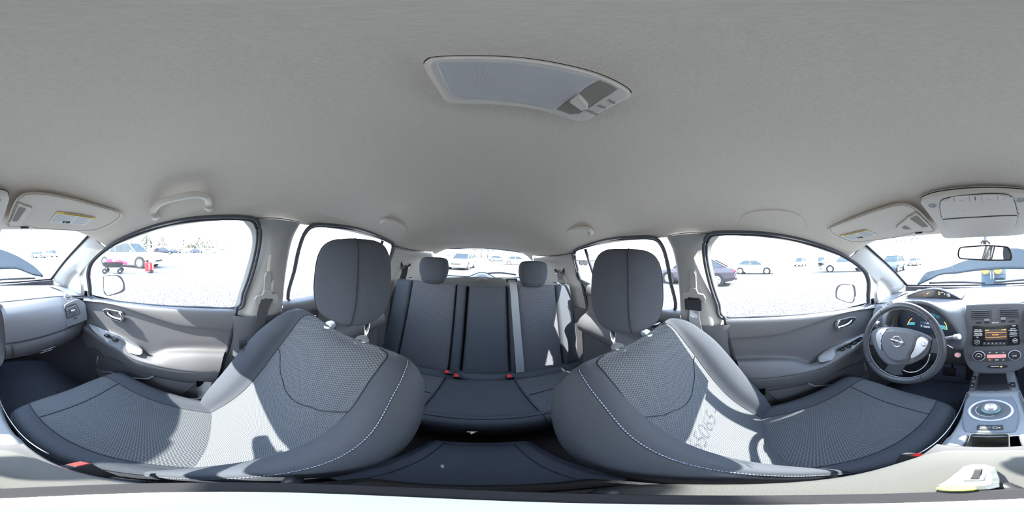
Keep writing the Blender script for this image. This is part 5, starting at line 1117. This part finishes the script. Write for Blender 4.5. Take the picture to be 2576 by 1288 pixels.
lw_ = [(2307, 715), (2327, 706), (2341, 700), (2366, 688.5), (2410, 684.5), (2440, 680), (2466, 677.5), (2500, 675.5), (2530, 674), (2576, 674.5), (2617, 674), (2641, 682), (2660, 689), (2682, 693)]
yl = [1.20, 1.26, 1.30, 1.34, 1.37, 1.39, 1.40, 1.41, 1.41, 1.40, 1.37, 1.32, 1.26, 1.20]
r0 = [P(u, v, y=y) for (u, v), y in zip(lw_, yl)]; r2 = [P(u, v, y=y + .02 + .55 * math.sin(math.pi * i / 13)) for i, ((u, v), y) in enumerate(zip(up_, yl))]
bon = surf('bonnet', [r0, [a.lerp(b, .5) + V((0, 0, -.004)) for a, b in zip(r0, r2)], r2], M_HOOD, nu=50, nv=12, solid=.012)
tag(bon, 'buckled grey-blue bonnet standing raised ahead of the windscreen', 'bonnet')
for a, b in (((2328, 690), (2333, 702)), ((2396, 672), (2399, 684))): tube('crease', [P(*a, y=1.33), P(*b, y=1.31)], .002, M_BLACK, bon, n=4)
ck = thing('equipment_box', 'blue-grey box with two yellow round caps standing ahead of the bonnet', 'box', (-.01, 2.3, -1.25))
def kb_(u, v, y=2.3): return P(u, v, y=y)
a, b = kb_(2467, 676), kb_(2532, 717)
M_BX = mat('box_blue', (.10, .15, .21), .5); M_BX2 = mat('box_grey', (.20, .25, .29), .5)
box('lower_case', ((a.x + b.x) / 2, 2.45, (-.27 - 1.25) / 2), (b.x - a.x, .3, .98), M_BX, ck, bev=.01); box('upper_case', ((a.x + b.x) / 2, 2.45, -.19), (b.x - a.x, .3, .16), M_BX2, ck, bev=.01)
for u in (2479, 2510): cyl('yellow_cap', kb_(u, 679, 2.29), (0, -1, .2), .058, .02, M_YEL, ck, seg=26)
for u in (2491, 2498): tube('white_cable', [kb_(u, 683, 2.27), kb_(u + 1, 690, 2.27), kb_(u + 2, 702, 2.27)], .006, M_WHITE, ck, n=6)
for i in range(8): box('vent_slot', kb_(2502 + i * 3.4, 701, 2.295), (.008, .01, .025), M_BLACK, ck, bev=0)
for i in range(3): ribbon('white_strip', [(kb_(2505, 706 + i * 3, 2.29), V((0, 0, 1))), (kb_(2530, 705 + i * 3, 2.29), V((0, 0, 1)))], .006, .006, M_WHITE, ck)
tag(tube('thin_mast', [kb_(2549, 672, 2.3), V((kb_(2549, 715, 2.3).x, 2.3, -1.25))], .006, M_SILVER, n=6), 'thin grey mast standing upright ahead of the bonnet', 'mast')

# ================================================================== THE LOT
M_GRAV = bpy.data.materials.new('gravel'); M_GRAV.use_nodes = True
nt = M_GRAV.node_tree; bs = nt.nodes['Principled BSDF']; bs.inputs['Roughness'].default_value = 1; bs.inputs['Specular IOR Level'].default_value = .1
tc = nt.nodes.new('ShaderNodeTexCoord'); vo = nt.nodes.new('ShaderNodeTexVoronoi'); vo.inputs['Scale'].default_value = 22
nz = nt.nodes.new('ShaderNodeTexNoise'); nz.inputs['Scale'].default_value = 24; nz.inputs['Detail'].default_value = 6; cr_ = nt.nodes.new('ShaderNodeValToRGB')
for k in (vo, nz): nt.links.new(tc.outputs['Object'], k.inputs['Vector'])
nt.links.new(nz.outputs[0], cr_.inputs[0]); cr_.color_ramp.elements[0].position = .42; cr_.color_ramp.elements[0].color = (.05, .048, .046, 1); cr_.color_ramp.elements[1].position = .60; cr_.color_ramp.elements[1].color = (.33, .32, .31, 1)
nt.links.new(cr_.outputs[0], bs.inputs['Base Color'])
bpn = nt.nodes.new('ShaderNodeBump'); bpn.inputs['Strength'].default_value = 1; bpn.inputs['Distance'].default_value = .03; nt.links.new(vo.outputs[0], bpn.inputs['Height']); nt.links.new(bpn.outputs[0], bs.inputs['Normal'])
def gz(x, y): return GZ + .012 * max(0, -x - 14) if x < 0 else GZ
vs = []; fs = []; gx = [-260, -140, -80, -50, -36, -26, -20, -14, -8, 0, 8, 20, 40, 80, 140, 260]; gy = [-260, -120, -60, -30, -10, 10, 30, 60, 120, 260]
for y in gy:
    for x in gx: vs.append((x, y, gz(x, y)))
for j in range(len(gy) - 1):
    for i in range(len(gx) - 1): k = j * len(gx) + i; fs.append((k, k + 1, k + 1 + len(gx), k + len(gx)))
g = mesh('ground', vs, fs, M_GRAV, smooth=False); tag(g, 'bright pale gravel lot around the car', 'ground', kind='structure')
rnd = random.Random(5); vs = []; fs = []
def stone(x, y, r):
    if (abs(x - 10.75) < 1.1 and 4 < y < 10.2) or (abs(x + 9.3) < 1.1 and -5 < y < .2) or (abs(x - 7) < .8 and 5 < y < 6.6) or (abs(x - 8.3) < .6 and 3.4 < y < 4.9): return
    k = len(vs); z = gz(x, y)
    for dx, dy, dz in ((1, 0, 0), (0, 1, 0), (-1, 0, 0), (0, -1, 0), (0, 0, .8), (.6, .6, .5)): vs.append((x + r * (dx + rnd.uniform(-.3, .3)), y + r * (dy + rnd.uniform(-.3, .3)), z + r * (dz + rnd.uniform(0, .25))))
    fs.extend([(k, k + 1, k + 5), (k + 5, k + 1, k + 4), (k, k + 5, k + 4), (k + 1, k + 2, k + 4), (k + 2, k + 3, k + 4), (k + 3, k, k + 4)])
for i in range(26000):
    s = rnd.choice((-1, 1)); d_ = 2.0 + 11 * rnd.random() ** 1.3; a = R(rnd.uniform(-35, 75)) if rnd.random() < .85 else R(rnd.uniform(60, 90))
    stone(s * d_ * math.cos(a), d_ * math.sin(a) + (.6 if a < 1.2 else 1), rnd.uniform(.006, .018) * (1 + d_ * .06))
M_STONE = mat('stone', (.50, .48, .46), .95, var=.5, bscale=6)
st_ = mesh('gravel', vs, fs, M_STONE, smooth=False); tag(st_, 'loose pale stones scattered over the gravel lot', 'gravel', kind='stuff')
vs = []; fs = []
for i in range(48000):
    s = rnd.choice((-1, 1)); d_ = 1.8 + 12 * rnd.random() ** 1.3; a = R(rnd.uniform(-35, 75)) if rnd.random() < .8 else R(rnd.uniform(60, 90))
    stone(s * d_ * math.cos(a), d_ * math.sin(a) + (.6 if a < 1.2 else 1), rnd.uniform(.004, .011) * (1 + d_ * .06))
st2 = mesh('gravel', vs, fs, mat('shade_stone', (.05, .047, .05), .95), smooth=False); tag(st2, 'small stones coloured dark as the shade between the pale gravel', 'gravel', kind='stuff')  # dark colour stands in for shade between the pale stones

PAINT = {}
def paint(c):
    if c not in PAINT: PAINT[c] = mat('paint_%d' % len(PAINT), c, .3, coat=.5)
    return PAINT[c]
M_TYRE = mat('tyre', (.03, .03, .032), .85); M_TAIL = mat('tail_lamp', (.75, .05, .08), .25); M_HLAMP = mat('head_lamp', (.75, .78, .8), .15)
def vehicle(name, lb, cat, loc, head, kind, col, group=None, small=False):
    LOCAL[0] = True
    L, W, H, wb, wr = {'sedan': (4.7, 1.8, 1.45, 2.75, .33), 'pickup': (5.5, 1.9, 1.85, 3.5, .39), 'van': (5.2, 1.95, 2.05, 3.2, .36), 'suv': (4.6, 1.85, 1.7, 2.7, .36)}[kind]
    t = thing(name, lb, cat, loc, group); t.rotation_euler = (0, 0, head)       # local +x is the nose
    b = paint(col); hw = W / 2; belt = {'sedan': .93, 'pickup': 1.12, 'van': 1.15, 'suv': 1.05}[kind]
    if kind == 'sedan': prof_ = [(-L / 2, .55, .80, .80), (-L / 2 + .1, .32, .96, .92), (-L * .36, .2, 1.02, 1.0), (-L * .2, .2, .95, 1), (0, .2, .93, 1), (L * .2, .2, .95, 1), (L * .33, .2, .86, .98), (L / 2 - .2, .22, .72, .9), (L / 2, .35, .60, .78)]; gh = [(-L * .40, 1.0), (-L * .22, H), (L * .06, H), (L * .24, .95)]
    elif kind == 'pickup': prof_ = [(-L / 2, .55, 1.12, .95), (-L / 2 + .08, .45, 1.15, 1), (-L * .1, .4, 1.13, 1), (L * .2, .4, 1.12, 1), (L * .26, .4, 1.12, 1), (L / 2 - .15, .42, 1.05, .95), (L / 2, .5, .95, .88)]; gh = [(-L / 2 + .1, 1.15), (-L / 2 + .2, H - .02), (L * .10, H), (L * .24, 1.12)]
    elif kind == 'van': prof_ = [(-L / 2, .45, 1.2, .97), (-L / 2 + .1, .35, 1.2, 1), (0, .3, 1.18, 1), (L * .3, .3, 1.12, 1), (L / 2 - .2, .32, .95, .95), (L / 2, .4, .75, .85)]; gh = [(-L / 2 + .05, 1.2), (-L / 2 + .12, H), (L * .2, H), (L * .36, 1.1)]
    else: prof_ = [(-L / 2, .5, .9, .9), (-L / 2 + .1, .35, 1.08, .97), (0, .28, 1.05, 1), (L * .2, .28, 1.05, 1), (L / 2 - .3, .3, .95, .95), (L / 2, .42, .7, .82)]; gh = [(-L / 2 + .15, 1.08), (-L * .38, H), (L * .05, H), (L * .24, 1.05)]
    loops = []
    for x, z0, z1, k in prof_:
        w_ = hw * k; loops.append([V((x, a * w_ * f, z)) for a, f, z in ((-1, .9, z0), (-1, 1, z0 + (z1 - z0) * .25), (-1, 1, z0 + (z1 - z0) * .65), (-1, .93, z1 - .04), (-1, .84, z1), (1, .84, z1), (1, .93, z1 - .04), (1, 1, z0 + (z1 - z0) * .65), (1, 1, z0 + (z1 - z0) * .25), (1, .9, z0))])
    loft('body', loops, b, t, cap0=True, cap1=True, smooth=False)
    x0, x1, x2, x3 = [g_[0] for g_ in gh]; zt = gh[1][1]; bz0, bz1 = gh[0][1] - .03, gh[3][1] - .03; wi = hw * .84; wt_ = hw * .68
    cab = [[V((x0, -wi, bz0)), V((x3, -wi, bz1)), V((x3, wi, bz1)), V((x0, wi, bz0))], [V((x1, -wt_, zt - .04)), V((x2, -wt_, zt - .04)), V((x2, wt_, zt - .04)), V((x1, wt_, zt - .04))]]
    loft('glass_house', cab, M_CARGL, t, smooth=False)
    loft('roof', [cab[1], [p + V((0, 0, .04)) for p in [q * 1 for q in cab[1]]]], b, t, cap1=True, smooth=False)
    for s in (-1, 1):
        cw = 1 if s < 0 else 2
        A0, A1 = cab[0][0 if s < 0 else 3], cab[0][1 if s < 0 else 2]; B0, B1 = cab[1][0 if s < 0 else 3], cab[1][1 if s < 0 else 2]
        for f in (0, .5, 1): tube('pillar', [A0.lerp(A1, f), B0.lerp(B1, f)], .035 if f != .5 else .03, b, t, n=5)
        if not small: box('side_mirror', (x3 - .25, s * (hw + .06), bz1 + .12), (.12, .16, .12), b, t, bev=.02)
    if kind == 'pickup':
        for s in (-1, 1): box('canopy_window', (x0 + .75, s * (wi - .05), bz0 + .38), (.7, .03, .34), M_TYRE, t, rot=Matrix.Rotation(R(12 * s), 3, 'X'), bev=.0); box('canopy_side', (x0 + .75, s * (wi - .07), bz0 + .35), (1.2, .03, .60), b, t, rot=Matrix.Rotation(R(12 * s), 3, 'X'), bev=.0)
    for xs_ in (-wb / 2 - (.1 if kind == 'pickup' else 0), wb / 2):
        for s in (-1, 1):
            c = V((xs_, s * (hw - .10), wr)); n_ = V((0, s, 0))
            cyl('wheel_arch', V((xs_, s * (hw - .16), wr)), n_, wr + .07, .165, M_TYRE, t, seg=22)
            wh = cyl('wheel', c, n_, wr, .115, M_TYRE, t, seg=24); cyl('rim', c + n_ * .10, n_, wr * .66, .025, M_HLAMP, wh, seg=20)
            if not small:
                for k in range(5): a = R(72 * k + 20); box('spoke_gap', c + n_ * .127 + V((math.cos(a) * wr * .40, 0, math.sin(a) * wr * .40)), (wr * .17, .008, wr * .17), M_TYRE, wh, bev=0)
    for s in (-1, 1):
        box('tail_light', (-L / 2 + .06, s * hw * .76, prof_[0][2] + .02), (.16, hw * .30, .13), M_TAIL, t, bev=.02); box('head_light', (L / 2 - .06, s * hw * .66, prof_[-1][2] + .02), (.2, hw * .32, .12), M_HLAMP, t, bev=.02)
    box('grille', (L / 2 - .005, 0, .5), (.04, hw * .9, .16), M_TYRE, t, bev=.01); box('bumper', (L / 2, 0, .38), (.12, hw * 1.7, .14), M_TYRE if col[0] < .3 else b, t, bev=.03); box('bumper', (-L / 2, 0, .42), (.12, hw * 1.7, .18), b, t, bev=.03)
    box('number_plate', (-L / 2 - .03, 0, .72), (.02, .30, .15), M_WHITE, t, bev=0)
    LOCAL[0] = False
    return t
M_CARGL = glass('car_glass', (.08, .15, .17), .10)
WHT = (.72, .73, .72); DRK = (.035, .033, .05); 
def gp_(u, v, dx=0, dy=0):
    q = P(u, v, z=GZ); return V((q.x + dx, q.y + dy, gz(q.x, q.y)))
def polar(u, r): a = (u - U0) / 2576 * 2 * math.pi; x, y = CX - math.sin(a) * r, -math.cos(a) * r; return V((x, y, gz(x, y)))
pk = vehicle('pickup_truck', 'white pickup truck with canopy parked behind the red carts', 'truck', (10.75, 7.15, GZ), R(-97), 'pickup', WHT)
vehicle('sedan_car', 'dark purple sedan seen from its rear wheel, just outside the driver window', 'car', (-9.3, -2.35, GZ), R(-93), 'sedan', (.055, .045, .06))
vehicle('sedan_car', 'white sedan parked alone in the middle of the driver side view', 'car', polar(1897, 17.6), R(78), 'sedan', WHT)
vehicle('delivery_van', 'white van facing the car, left of the damaged truck', 'van', polar(2014, 40), R(-38), 'van', WHT)
vehicle('delivery_van', 'white van behind the damaged truck, partly hidden', 'van', polar(2066, 38), R(-30), 'van', WHT)
dm = vehicle('pickup_truck', 'white pickup truck with its crushed front end exposed', 'truck', polar(2124, 19.5), R(-122), 'pickup', WHT)
vehicle('hatchback_car', 'blue car facing the windscreen, seen over the driver side', 'car', polar(2246, 17.5), R(-72), 'suv', (.05, .12, .18))
# wreckage on the damaged truck
LOCAL[0] = True; rw = random.Random(3)
for i in range(22): box('bent_metal', (2.6 + rw.uniform(-.35, .45), rw.uniform(-.9, .9), rw.uniform(.3, 1.25)), (rw.uniform(.2, .7), rw.uniform(.15, .5), rw.uniform(.1, .35)), (M_TYRE, M_STAND, M_DASH)[i % 3], dm, rot=Matrix.Rotation(rw.uniform(-1, 1), 3, 'Z') @ Matrix.Rotation(rw.uniform(-1, 1), 3, 'X'), bev=0)
LOCAL[0] = False
far = [(1165, 15.5, 82, 'sedan', (.62, .66, .66), 'pale sedan facing away behind the tailgate window'), (1252, 40, 175, 'sedan', (.09, .09, .10), 'dark saloon side-on beyond the tailgate window'), (1302, 27, 170, 'sedan', WHT, 'white saloon behind the right edge of the tailgate window'),
       (412, 46, -75, 'pickup', DRK, 'dark pickup truck, first of the far row beyond the white pickup'), (438, 56, -75, 'sedan', (.06, .06, .08), 'dark car second in the far row, beside the dark pickup'), (460, 62, -92, 'sedan', WHT, 'white car in the far row between dark cars'),
       (495, 56, -92, 'sedan', (.05, .05, .07), 'dark grey saloon side-on in the far row'), (528, 54, -92, 'sedan', WHT, 'white saloon at the end of the far row'), (562, 66, -92, 'sedan', WHT, 'white car standing last in the far row near the pillar'),
       (97, 44, -60, 'suv', (.40, .46, .48), 'pale grey car far ahead through the passenger side windscreen'), (130, 48, -95, 'van', (.55, .6, .6), 'pale van far ahead beside the grey car'), (2300, 32, -80, 'sedan', (.5, .52, .5), 'pale car beyond the blue car through the windscreen')]
for u, r, hd, kd, c_, lb in far: vehicle({'pickup': 'pickup_truck', 'sedan': 'sedan_car', 'suv': 'hatchback_car', 'van': 'delivery_van'}[kd], lb, 'truck' if kd == 'pickup' else 'van' if kd == 'van' else 'car', polar(u, r), R(hd), kd, c_, small=True)
# flat bed truck behind the driver's rear quarter glass
LOCAL[0] = True
ft = thing('flatbed_truck', 'white flatbed truck far off beyond the driver side rear quarter glass', 'truck', polar(1492, 36)); ft.rotation_euler = (0, 0, R(150))
box('cab', (3.2, 0, 1.5), (1.8, 2.1, 1.9), paint(WHT), ft, bev=.15); box('cab_window', (3.5, 0, 1.95), (1.0, 2.13, .6), M_CARGL, ft, bev=.05); box('bed', (-.8, 0, 1.0), (6, 2.2, .22), M_TYRE, ft, bev=.03); box('headboard', (2.1, 0, 1.7), (.1, 2.1, 1.4), M_TAIL, ft, bev=.02)
for x in (-2.6, -1.7, 3.1):
    for s in (-1, 1): cyl('wheel', (x, s * .85, .5), (0, s, 0), .48, .25, M_TYRE, ft, seg=20)
# red garden style cart
ca = thing('garden_cart', 'pink-red cart with black tub and four black wheels, in front of the white pickup', 'cart', gp_(285, 687)); ca.rotation_euler = (0, 0, R(-60))
M_PINKR = mat('faded_red', (.72, .07, .16), .5)
loft('tub', [[V((x * k, y * k, z)) for x, y in ((-.55, -.28), (.55, -.28), (.55, .28), (-.55, .28))] for k, z in ((.75, .34), (1, .60), (1.05, .62), (.95, .60), (.72, .40))], M_TYRE, ca, cap1=True, smooth=False)
box('red_engine', (-.05, 0, .72), (.5, .36, .24), M_PINKR, ca, bev=.04); box('red_chute', (.55, .02, .62), (.55, .30, .16), M_PINKR, ca, rot=Matrix.Rotation(R(18), 3, 'Y'), bev=.02); box('label_panel', (.1, -.19, .72), (.2, .01, .12), M_WHITE, ca, bev=0)
tube('handle', line([V((-.5, 0, .6)), V((-.6, 0, .9)), V((-.4, 0, 1.25)), V((-.2, 0, 1.28))], 12), .018, M_TYRE, ca)
for x in (-.42, .42):
    tube('axle', [V((x, -.34, .15)), V((x, .34, .15))], .015, M_STAND, ca); tube('strut', [V((x, 0, .15)), V((x * .8, 0, .38))], .02, M_WHITE, ca)
    for s in (-1, 1): w_ = cyl('wheel', (x, s * .30, .15), (0, s, 0), .15, .08, M_TYRE, ca, seg=20); cyl('hub', (x, s * .37, .15), (0, s, 0), .05, .02, M_STAND, w_, seg=12)
# red tank on a hand truck
ha = thing('hand_truck', 'red wheeled tank with white panels and hose on a hand truck, right of the cart', 'hand truck', gp_(378, 686)); ha.rotation_euler = (0, 0, R(-60))
cyl('red_tank', (-.1, 0, .10), (0, 0, 1), .20, .50, mat('tank_red', (.75, .03, .04), .35), ha, seg=26); torus('hose', (-.12, .02, .35), (1, .2, 0), .27, .018, M_WHITE, ha, seg=30)
for y in (-.09, .09): box('white_panel', (.14, y, .36), (.03, .12, .62), M_WHITE, ha, bev=.01)
for y in (-.2, .2): tube('rail', [V((.18, y, .05)), V((.18, y, .78))], .014, M_TAIL, ha)
tube('crossbar', [V((.18, -.26, .78)), V((.18, .26, .78))], .016, M_TAIL, ha); box('gauge', (-.15, -.06, .66), (.14, .12, .12), M_TYRE, ha, bev=.03)
for s in (-1, 1): cyl('wheel', (.05, s * .22, .1), (0, s, 0), .10, .05, M_TYRE, ha, seg=18)
tube('lying_pole', line([V((.2, .1, .05)), V((.9, .5, .02)), V((1.7, .9, .02))], 8), .015, M_STAND, ha)
LOCAL[0] = False
# trees
M_LEAF = mat('conifer_green', (.028, .045, .026), .9, var=.5, bscale=3); M_LEAF2 = mat('dry_green', (.075, .075, .04), .9, var=.5, bscale=3); M_BARK = mat('bark', (.12, .09, .07), .9)
def tree(lb, u, r, h, wd, seed, m, up=0, name='conifer_tree'):
    LOCAL[0] = True; rt = random.Random(seed); p = polar(u, r); t = thing(name, lb, 'tree', (p.x, p.y, p.z))
    tube('trunk', [V((0, 0, 0)), V((0, 0, h * .95))], h * .02, M_BARK, t, n=6)
    vs = []; fs = []
    for i in range(260):
        f = rt.random() ** .8; z = up + (h - up) * f; rr_ = wd * 1.75 * (1 - f) ** .7 * (.35 + .65 * rt.random() ** .5) + .1; a = rt.random() * 6.283; s_ = wd * .22 * (1.1 - .6 * f) * rt.uniform(.6, 1.2)
        c = V((rr_ * math.cos(a), rr_ * math.sin(a), z - rr_ * .25)); k = len(vs)
        for d_ in ((1, 0, -.2), (-.5, .87, 0), (-.5, -.87, .1), (0, 0, .6), (0, 0, -.5)): vs.append(c + V(d_) * s_ * rt.uniform(.6, 1.2))
        fs += [(k, k + 1, k + 3), (k + 1, k + 2, k + 3), (k + 2, k, k + 3), (k + 1, k, k + 4), (k + 2, k + 1, k + 4), (k, k + 2, k + 4)]
    mesh('foliage', vs, fs, m, t, smooth=False); LOCAL[0] = False
for i, a in enumerate((('tall green conifer behind the white pickup cab', 369, 62, 7.2, 2.0, 1, M_LEAF, 2.6), ('drooping conifer right of the tall green one, behind the pickup hood', 408, 62, 6.4, 1.5, 2, M_LEAF2, 2.4),
                       ('round conifer, leftmost of the far clump', 501, 78, 7.2, 2.0, 3, M_LEAF, 2.6), ('green tree inside the far clump beside the round conifer', 526, 90, 6.6, 1.9, 4, M_LEAF2, 2.6), ('narrow conifer between the clump and the last tree', 549, 85, 6.2, 1.3, 5, M_LEAF, 2.8),
                       ('small conifer, last on the right of the far treeline', 570, 85, 5.6, 1.1, 6, M_LEAF, 2.8), ('thin conifer behind the cab roof of the white pickup', 332, 66, 6.6, 1.2, 7, M_LEAF2, 2.8), ('low bush tree left of the far clump', 480, 88, 4.6, 2.2, 8, M_LEAF2, 2.6))):
    tree(*a)
bt = thing('bare_tree', 'leafless young tree standing between the white sedan and the vans', 'tree', polar(1971, 42)); LOCAL[0] = True
tube('trunk', [V((0, 0, 0)), V((.02, 0, 2.6))], .05, M_BARK, bt, n=6)
for i, (z, a, l) in enumerate(((1.0, .3, .4), (1.4, 3.4, .6), (1.6, 1, .5), (2.0, 4, .4), (2.2, .6, .45), (1.2, 2.2, .35))): tube('branch', [V((0, 0, z)), V((l * math.cos(a), l * math.sin(a), z + .18))], .025, M_BARK, bt, n=5)
LOCAL[0] = False
for u, r, h, lb in ((447, 60, 7.5, 'thin lamp post rising behind the far row of cars'), (461, 58, 4.9, 'far signpost with two small dark signs, right of the lamp post')):
    p = polar(u, r); ps_ = thing('lamp_post' if u < 450 else 'signpost', lb, 'post', p); tube('pole', [p, p + V((0, 0, h))], .08, M_STAND, ps_, n=6)
    if u > 450:
        for v in (606, 615): box('sign', P(461, v, x=p.x - .15), (.1, .5, .5), M_TYRE, ps_, bev=.02)
    else: box('lamp_head', p + V((-.4, 0, h)), (.9, .3, .15), M_STAND, ps_, bev=.03)
# warehouse behind the tailgate and long low bank at the far edge of the lot
wh = thing('warehouse', 'long pale warehouse with a row of doors beyond the tailgate window', 'building', (-4, -75, GZ))
M_WALL = mat('pale_cladding', (.70, .71, .70), .8)
box('wall', (-3, -78, GZ + 3.0), (44, 6, 6.0), M_WALL, wh, bev=0); box('roof_edge', (-3, -74.9, GZ + 6.0), (45, .5, .3), M_SILVER, wh, bev=0)
for i in range(7):
    u = 1132 + i * 16.5 + (4 if i > 2 else 0); q = P(u, 644, y=-74.8); d_ = box('roller_door', (q.x, -74.9, GZ + 2.4), (3.2, .2, 3.6), M_SILVER, wh, bev=0); box('door_lintel', (q.x, -74.7, GZ + 4.3), (3.3, .2, .25), M_DASH, wh, bev=0)
vs = []; fs = []
for i in range(41):
    a = R(-62 + i * 3.2); 
    for rr_, z in ((88, GZ), (100, GZ + 2.6), (118, GZ + 3.2), (150, GZ + 3.2)): vs.append((rr_ * math.cos(a), rr_ * math.sin(a), z))
for i in range(40):
    for j in range(3): k = i * 4 + j; fs.append((k, k + 1, k + 5, k + 4))
bk = mesh('bank', vs, fs, mat('pale_bank', (.55, .55, .50), 1, var=.2, bscale=1)); tag(bk, 'low pale bank closing off the far edge of the lot', 'bank', kind='structure')
